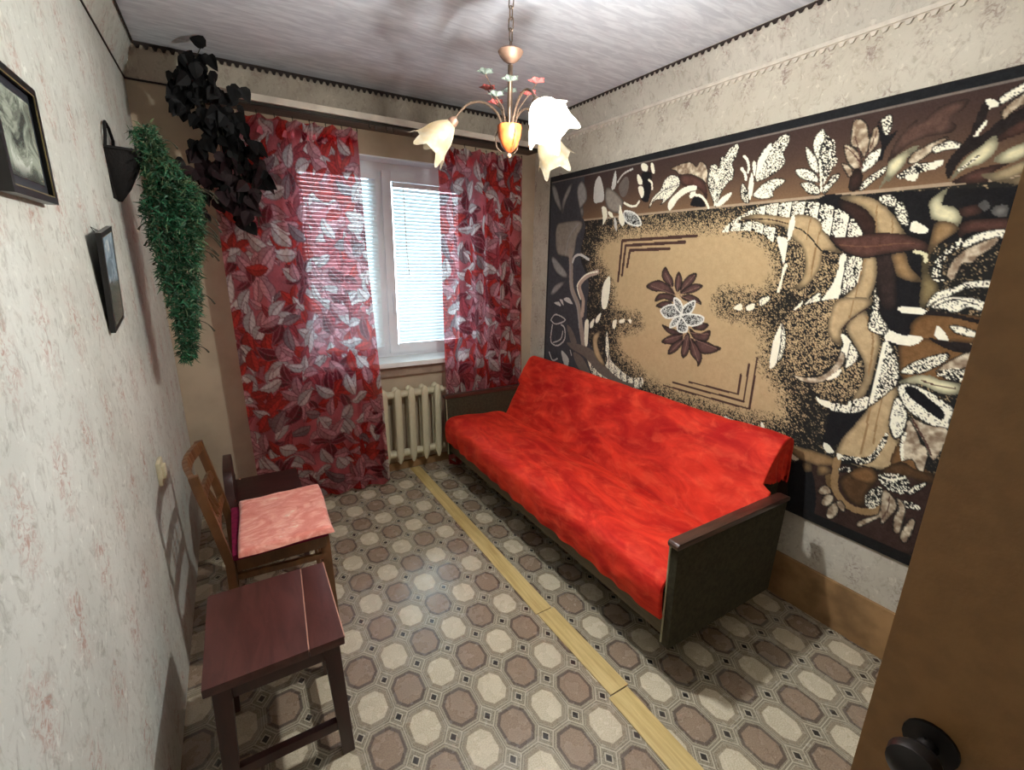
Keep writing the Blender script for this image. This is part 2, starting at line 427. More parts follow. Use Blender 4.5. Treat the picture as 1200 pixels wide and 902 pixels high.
m = MB(); m.box(.985, 1.005, 3.238, 3.256, 1.24, 1.30); m.bar((.995, 3.232, 1.27), (.995, 3.232, 1.15), .018, .014); m.build('handle', M_white, wn, bevel=.003)
struct('trim_13', MB().box(WX0 - .03, WX1 + .03, 3.035, 3.30, WZ0 - .026, WZ0 + .008), M_sill, 'white window sill above the radiator', bevel=.006)
struct('trim_14', MB().box(WX0 - .01, WX1 + .01, 3.085, 3.12, WZ0 - .10, WZ0 - .03), M_sillwood, 'brown board under the window sill', bevel=.004)

# venetian blinds, one per sash
t = NT('blind_slat'); df = t.n('ShaderNodeBsdfDiffuse'); df.inputs[0].default_value = C3(232, 240, 242); tl = t.n('ShaderNodeBsdfTranslucent'); tl.inputs[0].default_value = C3(206, 238, 244)
mx = t.n('ShaderNodeMixShader'); mx.inputs[0].default_value = 0.09; t.link(df.outputs[0], mx.inputs[1]); t.link(tl.outputs[0], mx.inputs[2]); M_slat = t.end(mx.outputs[0])
def blind(x0, x1, yb, zt, zb, label, loc):
    b = thing('venetian_blind', label, 'blind', loc, 'blinds in the window')
    MB().box(x0, x1, yb - .014, yb + .012, zt - .032, zt).build('headrail', M_white, b, bevel=.003)
    tilt = math.radians(60); w_ = .0125; pitch = .0240; n = int((zt - .045 - zb) / pitch); first = None
    cx, cz = (x0 + x1) / 2, zt - .05
    for i in range(n):
        if first is None:
            m = MB(); P = []
            for s in (-1, -.35, .35, 1):
                o = .0016 * (1 - s * s)
                P.append((yb + s * w_ * math.cos(tilt) + o * math.sin(tilt), cz + s * w_ * math.sin(tilt) - o * math.cos(tilt)))
            for (yy, zz) in P: m.v += [(x0 + .004, yy, zz), (x1 - .004, yy, zz)]
            for k in range(3): m.f.append((2 * k, 2 * k + 1, 2 * k + 3, 2 * k + 2))
            first = m.build('slat', M_slat, b, smooth=True)
        else: copy_part(first, b, (0, 0, -pitch * i))
    zl = cz - pitch * n
    MB().box(x0, x1, yb - .010, yb + .010, zl - .008, zl + .008).build('bottom_rail', M_white, b, bevel=.003)
    for fx in (.16, .84):
        xx = x0 + (x1 - x0) * fx; MB().tube([(xx, yb - .013, zt - .03), (xx, yb - .013, zl)], .0008, 5).build('ladder_cord', M_white, b)
    MB().tube([(x0 + .075, yb - .018, zt - .03), (x0 + .082, yb - .019, zt - .45), (x0 + .095, yb - .020, zt - .62)], .0022, 6).build('tilt_wand', M_mould, b)
blind(.365, .905, 3.232, 2.062, .89, 'white slatted blind in the left window sash half behind the long curtain', (.65, 3.232, .89))
blind(1.022, 1.505, 3.268, 2.03, .925, 'white slatted blind in the right window sash between the curtains', (1.26, 3.268, .925))

# door standing open on the right
dr = thing('door_1', 'plain brown painted door standing open at the right', 'door', (.65, -.25, 0), kind='structure'); del dr['category']
MB().box(.632, .672, -.645, .146, .012, 2.03).build('leaf', M_door, dr, bevel=.002)
m = MB(); m.lathe([(.0, .0), (.026, .0), (.026, .004), (.010, .008), (.009, .026), (.020, .032), (.026, .044), (.024, .056), (.014, .062), (.0, .063)], (.632, .085, 1.000), 20, (-1, 0, 0))
m.build('knob', M_dark, dr, smooth=True)
m = MB(); m.lathe([(.0, .0), (.026, .0), (.026, .004), (.010, .008), (.009, .026), (.020, .032), (.026, .044), (.024, .056), (.014, .062), (.0, .063)], (.672, .085, 1.000), 20, (1, 0, 0))
m.build('knob', M_dark, dr, smooth=True)
m = MB(); m.box(.625, .70, -.66, -.60, 0, 2.06); struct('trim_15', m, M_door, 'brown door jamb behind the open door')

# ------------------------------------------------------------------ woven wall rug (flat print, woven pattern given in millimetres on the wall: y, z)
RUG_DATA = """FIELD,0,2350 1592 2231 1668 1928 1702 1443 1690 1317 1658 1224 1608 1176 1528 1177 1443 1268 1411 1401 1418 1458 1356 1399 1286 1266 1268 1174 1212 1166 1093 1099 1006 1025 912 1073 853 1263 834 1572 834 1789 861 1934 930 2073 997 2091 1092 1924 1137 1920 1219 2021 1249 2142 1270 2188 1415 2295 1539
slate,0,2929 1844 2506 1806 2521 1570 2417 1404 2418 1233 2379 1003 2108 821 1974 655 2850 442
grey,0,2883 2059 2827 2038 2765 1919 2734 1856 2790 1899 2849 1965
grey,0,2735 1864 2753 1933 2696 2023 2648 2046 2668 1991 2714 1930
grey,0,2548 1865 2594 1990 2552 2048 2502 2001 2484 1930 2526 1892
grey,0,2532 1821 2549 1879 2523 1884 2510 1834
grey2,0,2808 1777 2704 1802 2542 1800 2515 1762 2569 1691 2595 1570 2712 1570 2796 1603
grey,8,2564 1779 2656 1694 2686 1579
gdk,0,2171 1919 2196 1973 2145 2022 2114 1994 2117 1939 2141 1910
pale,0,2415 1910 2414 2018 2375 2053 2338 1995 2319 1914 2360 1898
grey2,0,2307 1900 2305 1979 2232 1951 2180 1914 2147 1879 2179 1824 2260 1843
pale,0,2259 1973 2235 2066 2218 2000 2234 1964
pale,10,2208 1999 2165 2038 2094 2055
cream,0,2335 1869 2293 1859 2282 1804 2314 1762 2319 1807
cream,0,2275 1837 2239 1828 2226 1801 2257 1809
pale,0,2216 1800 2191 1772 2185 1719 2208 1747
cream,0,2174 1868 2148 1821 2123 1768 2141 1744 2175 1784
wf,0,2132 1827 2057 1815 2008 1780 1991 1745 2049 1745 2116 1774
cream,13,2137 1875 2089 1855 2043 1851 2020 1874
black,0,2020 2018 1970 2023 1942 1996 1950 1867 2013 1891 1994 1943
cream,0,2030 2067 2005 2072 1978 2053 1979 2030 2013 2035
cream,0,1958 2062 1938 2058 1922 2010 1943 2016
cream,0,2054 2017 2037 2017 2009 1981 2011 1963 2040 1973
cream,0,2037 1948 2003 1950 1988 1913 2004 1890
cream,11,1961 1981 1937 1960 1930 1930
rib,43,2633 1606 2617 1519 2595 1354 2513 1237 2475 1107 2437 976
grey,9,2626 1519 2597 1343 2521 1225 2490 1082
pale,17,2600 1530 2577 1568 2517 1579 2431 1548
rib2,32,2335 1472 2445 1437 2511 1370 2461 1275 2464 1175
cream,10,2335 1472 2446 1450 2534 1374 2491 1283
cream,0,2219 1446 2208 1366 2225 1253 2266 1244 2281 1320 2267 1403
grey,0,2860 1562 2799 1551 2658 1452 2674 1418 2793 1459
grey,0,2852 1292 2786 1367 2672 1395 2725 1347 2801 1295
pale,0,2681 1269 2626 1284 2576 1243 2641 1249
pale,0,2796 1230 2737 1243 2712 1214
pale,0,2729 1259 2696 1262 2681 1222
pale,9,2829 1099 2765 1076 2650 1120 2770 1148 2829 1099
pale,11,2806 1065 2818 939 2733 916 2649 978 2655 1060 2696 1079
pale,9,2786 932 2697 970 2673 1034
pale,0,2681 887 2590 843 2603 767 2644 796
pale,11,2833 848 2787 793 2726 817
pale,8,2576 906 2558 873
slat,0,2407 935 2327 893 2240 832 2185 909 2207 970 2208 1098 2181 1017 2156 925 2077 877 1960 840 1869 860 1875 798 1991 754 2108 762 2232 755 2335 800
gdk2,0,2618 958 2489 967 2332 948 2163 848 2025 804 1916 809 1913 789 2065 773 2253 807 2412 888 2559 921
tan,0,2340 1025 2327 1060 2266 1090 2291 1021 2268 959 2196 863 2278 891 2324 950
gdk2,0,2538 900 2428 874 2332 766 2400 763 2494 814
gdk2,0,2629 1087 2570 1060 2508 976 2561 956 2604 1020
cream,0,2433 1123 2393 1144 2390 983 2420 979
cream,0,2375 1130 2337 1167 2345 1112 2372 1098
cream,0,2321 1169 2275 1211 2286 1162 2315 1137
cream,0,2160 1167 2125 1181 2134 1129 2155 1126
cream,0,2099 1184 2056 1196 2064 1171 2102 1167
cream,0,2031 1194 1999 1196 2006 1173
mspeck,0,1814 2016 1742 2030 1687 2027 1653 2002 1633 2022 1602 2006 1581 1962 1585 1916 1606 1936 1679 1970 1751 1979 1779 2002
brown,0,1759 1974 1679 1970 1614 1937 1578 1898 1570 1844 1606 1883 1654 1906 1728 1927
lspeck,0,1941 1832 1920 1884 1870 1918 1850 1961 1810 1984 1758 1968 1744 1929 1773 1901 1811 1867 1860 1842 1845 1864 1900 1869
cream,0,1795 1807 1808 1847 1763 1888 1710 1913 1648 1915 1637 1893 1690 1886 1743 1860 1771 1825
gdk,5,1926 1858 1852 1910 1753 1930
black,0,1660 1840 1640 1863 1600 1847 1572 1808 1657 1819
cream,12,1641 1869 1602 1859 1568 1826 1553 1801
cream,0,1672 1859 1670 1884 1642 1887 1648 1862
speck,0,1514 1804 1543 1853 1574 1915 1571 1989 1544 1997 1520 1976 1520 2021 1500 2026 1478 2053 1442 2068 1431 2050 1439 2014 1454 1983 1440 1954 1443 1916 1456 1912 1490 1871 1504 1826
cream,7,1519 1810 1530 1910 1501 1985 1444 2063
cream,0,1514 1804 1485 1842 1440 1860 1444 1838 1480 1809
speck,0,1328 1901 1326 1995 1282 2044 1272 2032 1241 2060 1207 2061 1203 2024 1219 1992 1205 1961 1215 1937 1244 1916 1292 1897
cream,0,1327 1912 1324 1984 1284 2039 1278 2018 1302 1955
lspeck,0,1320 1852 1278 1884 1235 1894 1194 1884 1198 1870 1237 1843 1234 1822 1279 1816 1323 1831
speck,0,1388 1892 1392 1860 1377 1820 1343 1806 1355 1851 1374 1880
cream,0,1348 1834 1355 1878 1351 1931 1337 1908 1332 1854 1339 1816
cream,10,1398 2009 1379 1988 1367 1954 1368 1938
cream,12,1402 1957 1383 1935 1372 1907
cream,0,1352 1973 1338 1976 1331 1939 1337 1918
dspeck,0,1073 2053 1047 2020 1020 1996 1011 1952 999 1927 1015 1896 1021 1878 1040 1846 1062 1903 1072 1943 1072 1982 1061 2018
lspeck,0,1073 2053 1094 2038 1102 2006 1089 1965 1072 1943 1071 1981 1060 2018
lspeck,0,1129 1999 1103 1977 1077 1944 1062 1893 1092 1912 1114 1950
lspeck,0,1156 1916 1118 1916 1079 1895 1054 1863 1072 1860 1128 1882
speck,0,1124 1861 1082 1859 1047 1832 1048 1810 1085 1819 1109 1839
speck,0,1021 1849 1011 1872 985 1879 985 1859 1004 1837 1023 1810 1037 1831
cream,7,1038 1821 1049 1872 1066 1942
mspeck,0,968 2058 947 2060 921 2035 910 2002 901 1974 909 1926 932 1957 961 1976 968 2022
mspeck,0,901 1974 897 2017 881 2018 872 1981 880 1953 898 1938
mspeck,0,985 1980 961 1971 928 1939 913 1904 926 1884 958 1911 976 1947
mspeck,0,981 1915 952 1901 938 1876 947 1863 968 1890
lspeck,0,907 1872 909 1904 893 1933 859 1947 857 1918 876 1890
brown,4,911 1881 930 1948 953 2002
brown,4,907 1917 891 1968 886 2006
brown,4,906 1890 946 1942 978 1970
dkb,0,940 1816 944 1858 928 1891 903 1867 900 1834 912 1810
black,0,887 2028 868 2007 852 1984 821 1995 846 1942 847 1908 864 1910 859 1949
speck,0,886 2036 856 2055 844 2035 842 2001 852 1985 869 2011 876 2034
speck,0,904 1812 893 1843 863 1866 830 1883 837 1858 866 1835 887 1814
cream2,0,840 1809 824 1869 821 1895 795 1921 753 1938 754 1922 773 1904 779 1880 802 1862 824 1830
fbr,0,831 1895 817 1965 773 2022 761 2004 715 2047 645 2052 654 2023 685 2002 662 1983 669 1961 730 1959 772 1947 807 1917
cream2,0,818 1829 830 1889 806 1912 772 1926 751 1938 754 1923 773 1906 780 1877 799 1853
mspeck,0,768 1885 764 1910 733 1930 678 1949 690 1927 705 1915 719 1902 745 1882
lspeck,0,710 1921 683 1933 664 1935 636 1919 642 1908 674 1909 698 1904
dspeck,0,797 1842 765 1869 736 1880 705 1875 701 1855 729 1846 749 1831
cream,0,707 1866 705 1875 674 1879 673 1865 700 1851
cream,0,769 1844 733 1844 738 1824 762 1830
vdk,0,621 1956 608 2034 589 2012 602 1939 576 1951 559 1974 497 1999 490 1963 549 1924 621 1881 647 1818 662 1869 625 1938
lspeck,0,569 2018 573 2034 558 2048 531 2062 513 2069 509 2051 543 2027 562 2018
mspeck,0,558 1983 558 2000 539 2021 507 2043 501 2016 535 1991 548 1971
cream,0,606 2038 591 2037 573 2024 575 2012 589 2011 591 1990 591 2012
cream,9,591 1972 599 1956 606 1939
brown,0,548 1906 550 1928 520 1953 491 1968 483 1932 539 1913
brown,0,637 1807 581 1838 511 1846 548 1819 550 1796 595 1797
cream2,0,643 1810 633 1845 613 1880 588 1904 563 1930 549 1906 553 1879 570 1855 591 1848 613 1842 632 1821
dspeck,8,628 1840 608 1856 589 1876
cream2,0,548 1855 532 1880 476 1901 470 1874 504 1845
tcream,0,570 1821 528 1825 465 1852 459 1825 504 1800 544 1801
tan,0,544 1801 501 1799 469 1806 448 1775 520 1792
black,0,1042 1796 892 1794 658 1787 501 1774 447 1768 415 1622 631 1611 648 1561 644 1446 629 1278 708 1265 776 1449 806 1572 975 1638
bspeck,0,996 1588 916 1576 934 1465 958 1409 1040 1403 1095 1431 1058 1436 1025 1454 1002 1492 987 1540
bspeck,0,1136 1626 1119 1641 1084 1619 1059 1576 1048 1515 1057 1465 1096 1437 1133 1422 1131 1487 1123 1532
slat,0,1456 1682 1444 1709 1372 1753 1290 1782 1197 1793 1084 1786 1012 1771 947 1740 899 1704 867 1664 863 1642 907 1638 967 1646 1006 1676 1016 1700 1050 1725 1112 1741 1148 1731 1201 1741 1307 1755 1370 1739 1397 1714
slat,0,1456 1682 1413 1715 1367 1719 1301 1722 1241 1699 1198 1685 1195 1628 1257 1668 1317 1683 1393 1687
tan,0,1370 1739 1307 1755 1201 1741 1148 1731 1112 1741 1050 1725 1016 1700 1005 1670 978 1646 950 1611 918 1582 957 1588 991 1594 986 1540 1002 1492 1025 1454 1058 1436 1090 1438 1057 1465 1048 1515 1059 1576 1084 1619 1120 1644 1146 1682 1195 1703 1242 1706 1302 1728
tan2,5,1060 1720 1063 1637
tan2,5,1014 1688 1020 1594 1019 1491
dkb,5,1362 1732 1267 1731 1197 1719 1149 1704
black,5,1122 1690 1082 1673 1039 1636 1004 1600 979 1588 917 1579
cream,0,1186 1653 1141 1639 1137 1576 1140 1538 1156 1576 1177 1621
cream,0,1141 1639 1141 1731 1123 1724 1123 1663 1132 1639
cream,0,1141 1512 1133 1538 1121 1532 1131 1487 1135 1422 1148 1421 1140 1480
cream,0,1067 1342 1037 1384 1032 1397 1041 1338
lspeck,0,1023 1378 972 1429 966 1377 996 1362
cream,0,961 1396 933 1459 922 1518 922 1576 901 1570 901 1495 901 1407 953 1381
speck,0,896 1565 848 1565 835 1498 856 1451 891 1425 897 1496
cream,0,1344 1329 1308 1354 1300 1323
cream,0,1277 1346 1242 1360 1243 1334 1273 1324
lspeck,0,1221 1379 1182 1400 1175 1379 1211 1349
dkb,0,965 1783 884 1752 829 1694 820 1647 853 1647 905 1711 953 1751
tan,0,966 1790 897 1792 832 1765 782 1720 747 1672 732 1644 815 1647 829 1694 884 1752
tan2,5,835 1753 829 1706 817 1657
tan2,4,780 1708 768 1650
vbr,0,806 1572 758 1584 731 1513 707 1392 748 1389 779 1462
tan2,0,758 1584 720 1587 696 1538 651 1489 680 1485 723 1501 741 1537
tan,0,843 1566 805 1569 786 1486 797 1416 817 1369 848 1319 865 1276 858 1242 901 1236 917 1283 907 1374 869 1431 839 1484
tan2,5,836 1560 842 1471 840 1367
brown,0,976 1644 903 1642 837 1652 774 1653 722 1642 659 1612 656 1583 692 1593 745 1584 801 1575 837 1566 891 1579 938 1605
brl,5,934 1614 840 1606 761 1614 697 1616
black,4,976 1644 938 1605 891 1579 837 1566 745 1583 692 1593
speck,0,836 1777 810 1787 781 1772 781 1742 814 1752
speck,0,778 1731 770 1763 743 1729 726 1681 749 1682
cream,0,721 1682 707 1688 670 1663 675 1648 714 1655
cream2,0,686 1746 668 1771 645 1787 648 1759 648 1737 616 1729 594 1707 588 1680 599 1666 628 1682 666 1695 677 1724
brown,0,598 1723 558 1730 542 1708 571 1695 593 1701
grey,0,556 1727 545 1743 528 1725 538 1709
grey,0,523 1712 507 1725 487 1719 487 1688 512 1696
brown,0,580 1680 483 1684 439 1652 553 1647 583 1632
tan2,0,654 1678 628 1685 589 1659 631 1611 650 1573 657 1629
olive,0,667 1578 645 1573 639 1516 602 1471 617 1407 640 1405 653 1492
cream2,11,691 1587 661 1578 654 1555
lspeck,0,570 1610 551 1636 514 1650 483 1653 454 1653 460 1628 523 1620 559 1599
mspeck,0,590 1517 581 1562 551 1599 492 1630 492 1604 521 1573 533 1551 557 1546 568 1496 584 1500
dspeck,0,627 1499 628 1550 612 1584 578 1627 569 1610 598 1578 608 1545 605 1505 587 1488 606 1487
lspeck,0,621 1399 607 1448 559 1474 529 1492 458 1498 461 1474 528 1470 569 1439 601 1419
lspeck,0,607 1402 585 1433 535 1443 488 1435 464 1415 487 1401 512 1411 541 1390 578 1397
black,4,594 1409 550 1432 488 1418
cream,0,703 1390 673 1397 633 1395 613 1383 629 1375 678 1373
brown2,0,648 1301 648 1350 611 1378 566 1380 473 1381 464 1303 521 1294 643 1275
vdk,13,612 1381 548 1379 473 1365
cream,0,582 1322 575 1339 546 1309 543 1294 572 1298
lspeck,0,546 1344 519 1346 474 1331 475 1314 527 1323
speck,0,785 1465 757 1375 718 1322 712 1290 746 1292 781 1308 780 1386
bspeck,0,1100 1301 1025 1371 913 1407 898 1389 917 1329 912 1270 855 1220 878 1149 917 1093 1018 1070 1070 1125 1072 1219
bspeck,0,911 1059 840 1136 799 1164 772 1170 758 1095 775 1038 814 1000 889 1008 930 1026
black,0,841 951 723 999 752 916 782 827 851 802 846 878
tan,0,899 1408 788 1416 796 1379 833 1345 850 1317 867 1283 856 1223 896 1246 917 1283 916 1355
tan,0,850 1317 806 1372 778 1338 735 1277 728 1241 727 1128 733 1075 746 1032 781 1008 758 1095 766 1171 813 1239 843 1280
dkb,5,796 1379 842 1331 865 1290
tan2,7,791 1349 753 1262 742 1125
tan2,5,845 1406 848 1337
cream,0,866 1273 832 1256 821 1225 834 1171 852 1200 849 1234
lspeck,0,824 1239 792 1205 795 1170 823 1139 826 1185
mspeck,0,852 1200 832 1178 849 1121 899 1063 967 1047 1019 1068 970 1068 904 1090 865 1145
cream,0,883 1081 840 1131 844 1101 871 1080
cream,0,1100 1285 1092 1180 1098 1105 1122 1076 1129 1174 1119 1241
speck,0,1100 1285 1074 1219 1074 1147 1093 1113 1092 1180
cream,0,910 997 885 989 840 986 843 963 888 971
slat,0,844 985 790 993 787 1008 732 1043 716 1021 733 990 773 966 842 956
brown2,0,667 1266 594 1295 538 1286 476 1279 465 1189 538 1154 630 1132 661 1210
vdk,0,594 1295 539 1292 478 1290 480 1261 533 1264
tan,0,714 1010 684 1086 651 1108 639 1065 641 977 625 921 601 908 582 840 548 826 514 806 645 771 706 759 784 775 784 843 754 912
brown2,0,600 902 548 874 499 826 470 825 530 785 605 795
tan2,8,712 1003 709 898 710 811
tan2,6,682 1074 682 964 675 868
dspeck,0,785 782 731 792 676 817 646 920 635 896 658 809 691 773 756 761
black,6,783 771 707 764 651 772
speck,0,715 1269 688 1242 660 1192 648 1133 659 1094 718 1008 717 1079 716 1181
cream,11,714 1258 714 1169 715 1028
cream,0,717 1272 716 1308 669 1295 613 1299 618 1273 652 1258 692 1265
speck,0,780 1314 778 1417 762 1418 752 1365 718 1321 722 1289 753 1291
speck,0,647 1160 615 1206 538 1252 531 1228 571 1182 606 1162
mspeck,0,550 1187 521 1230 473 1268 471 1217 536 1190
dspeck,0,547 1177 520 1200 477 1206 477 1165 531 1167
cream2,0,645 1124 605 1157 563 1167 529 1156 480 1156 477 1120 529 1113 580 1130 628 1122
brown,5,583 1144 534 1136 489 1138
lspeck,0,643 1103 618 1124 557 1112 510 1087 478 1065 480 1027 484 985 544 1000 599 1028 626 1062
black,0,625 1106 596 1115 552 1088 503 1052 501 1020 542 1039 598 1074
speck,8,569 1102 524 1089 502 1071
lspeck,0,640 1066 611 1040 593 992 596 936 618 911 640 950 646 1016
mspeck,0,592 993 568 973 537 918 513 900 514 805 545 847 563 846 576 837 595 897 590 932
mspeck,0,585 1001 533 991 477 991 479 913 496 869 528 921
brown,6,578 997 530 933 501 885
black,4,639 950 617 908 596 937 592 992
cream,0,846 807 822 808 800 782 829 775
lspeck,10,577 841 591 898 587 940
dkb,0,881 686 783 741 643 766 493 805 441 655 494 477 827 461
black,0,954 663 864 664 823 471 922 442
tan2,0,977 752 913 760 785 758 780 734 858 701 949 710
tan2,0,908 690 877 702 867 670 894 657
tan2,0,848 704 813 715 796 694 839 660
dkt,0,811 673 778 687 769 636 797 630
brown3,0,756 690 669 768 636 736 658 660 657 600 700 599 740 635
brown2,0,730 729 669 771 637 739 656 701 719 699
brown3,0,642 760 583 829 535 818 475 819 483 780 554 779 627 758
tan2,27,782 755 774 647 742 599 702 577 654 581 608 611 586 649
dspeck,21,761 719 731 734
dspeck,0,636 749 591 776 554 779 537 743 558 706 607 709
cream,7,624 748 591 750 558 774
dspeck,0,659 633 651 678 616 708 606 659 619 618 647 603
speck,0,542 716 523 757 493 784 504 751 525 722
dspeck,0,570 670 514 691 488 673 531 662
mspeck,0,827 587 814 623 789 626 779 601 801 584
mspeck,0,807 546 796 589 766 595 771 555 792 537
mspeck,0,777 495 775 541 751 575 738 537 755 495
mspeck,0,752 574 737 589 718 569 720 545 742 555
mspeck,0,656 509 666 526 639 561 605 601 612 682 601 702 562 668 561 629 588 560 601 580
mspeck,0,565 687 536 668 529 633 529 560 547 550 558 604 551 647
mspeck,0,526 562 509 626 494 613 504 528 523 532
brown,4,587 681 582 631 592 580
cream,0,844 806 828 799 804 780 830 777
cream,0,788 783 768 781 775 761 784 764
lspeck,0,1310 778 1286 791 1179 760 1167 738 1268 729
speck,0,1173 762 1154 795 1131 760 1105 743 1152 731
cream,0,1120 811 1105 808 1084 754 1102 748
cream,0,1012 743 982 786 982 750 955 714 926 702 953 691
lspeck,0,1937 827 1907 844 1891 798 1925 780
chev,10,1708 853 1185 861
chev,10,1185 861 1188 1110
chev,11,1645 885 1219 889
chev,10,1219 889 1222 1075
chev,10,1541 913 1253 918
chev,10,1253 918 1255 1018
chev,17,1604 1671 2130 1661
chev,17,2130 1661 2140 1422
chev,17,1673 1642 2099 1632
chev,17,2099 1632 2110 1456
chev,17,1769 1610 2060 1604
chev,17,2060 1604 2072 1509
flw,0,1907 1400 1862 1430 1802 1437 1728 1402 1704 1369 1774 1380 1845 1379
flw,0,1782 1513 1753 1481 1725 1452 1715 1414 1739 1413 1788 1445 1802 1479
flw,0,1687 1489 1661 1447 1666 1402 1687 1386 1706 1422 1703 1464
flw,0,1578 1486 1586 1443 1626 1408 1664 1387 1656 1432 1626 1470
flw,0,1530 1424 1570 1393 1622 1379 1663 1383 1618 1416 1576 1433
flw,0,1525 1330 1558 1339 1607 1339 1655 1358 1612 1376 1567 1368 1538 1352
flw,0,1830 1321 1812 1362 1753 1370 1693 1359 1708 1331 1769 1341
flw,0,1821 1296 1777 1325 1717 1326 1714 1299 1772 1290
flw,0,1763 1195 1698 1183 1620 1170 1645 1153 1714 1157
flw,0,1755 1098 1702 1143 1618 1159 1632 1125 1686 1097
flw,0,1701 1038 1685 1089 1615 1140 1619 1100 1661 1053
flw,0,1596 1035 1615 1069 1606 1141 1584 1175 1564 1132 1568 1070
flw,0,1497 1008 1509 1034 1555 1072 1562 1148 1502 1104 1480 1055
flw,0,1379 1125 1432 1089 1490 1083 1521 1116 1542 1136 1474 1146 1422 1133
flw,0,1456 1206 1456 1164 1474 1148 1544 1151 1578 1199 1521 1177
flw,0,1468 1233 1491 1203 1542 1198 1562 1212 1513 1237
flv,4,1870 1406 1694 1366
flv,4,1777 1480 1695 1370
flv,4,1685 1468 1685 1371
flv,4,1587 1475 1676 1375
flv,4,1548 1418 1667 1372
flv,4,1536 1337 1665 1364
flv,4,1729 1115 1591 1167
flv,4,1685 1053 1586 1160
flv,4,1593 1057 1581 1160
flv,4,1501 1036 1566 1147
flv,4,1404 1119 1553 1149
flv,4,1463 1185 1566 1178
wf,0,1783 1273 1744 1303 1686 1311 1641 1268 1687 1246 1745 1239
wf,0,1698 1349 1660 1338 1636 1299 1649 1276 1688 1309
wf,0,1565 1344 1569 1305 1597 1271 1635 1267 1631 1307 1597 1334
wf,0,1639 1260 1580 1276 1505 1268 1511 1236 1571 1214 1615 1223
wf,0,1645 1252 1596 1212 1596 1180 1641 1174 1658 1196
wf,0,1645 1252 1663 1210 1707 1188 1700 1222 1669 1251"""
PAL = dict(slate=(58, 58, 64), grey=(150, 148, 144), grey2=(140, 132, 122), gdk=(100, 92, 86), gdk2=(104, 94, 86), pale=(196, 194, 188), rib=(150, 136, 124), rib2=(178, 156, 140),
           cream=(242, 238, 216), cream2=(220, 214, 176), tcream=(196, 176, 138), tan=(182, 158, 120), tan2=(146, 118, 82), brown=(82, 54, 46), brown2=(116, 84, 50), brown3=(80, 56, 32),
           brl=(106, 74, 58), dkb=(52, 34, 28), vdk=(30, 23, 22), vbr=(44, 33, 30), fbr=(84, 62, 54), black=(15, 14, 17), olive=(128, 112, 78), dkt=(104, 82, 52), chev=(70, 46, 40), flw=(92, 66, 62), flv=(126, 98, 88))
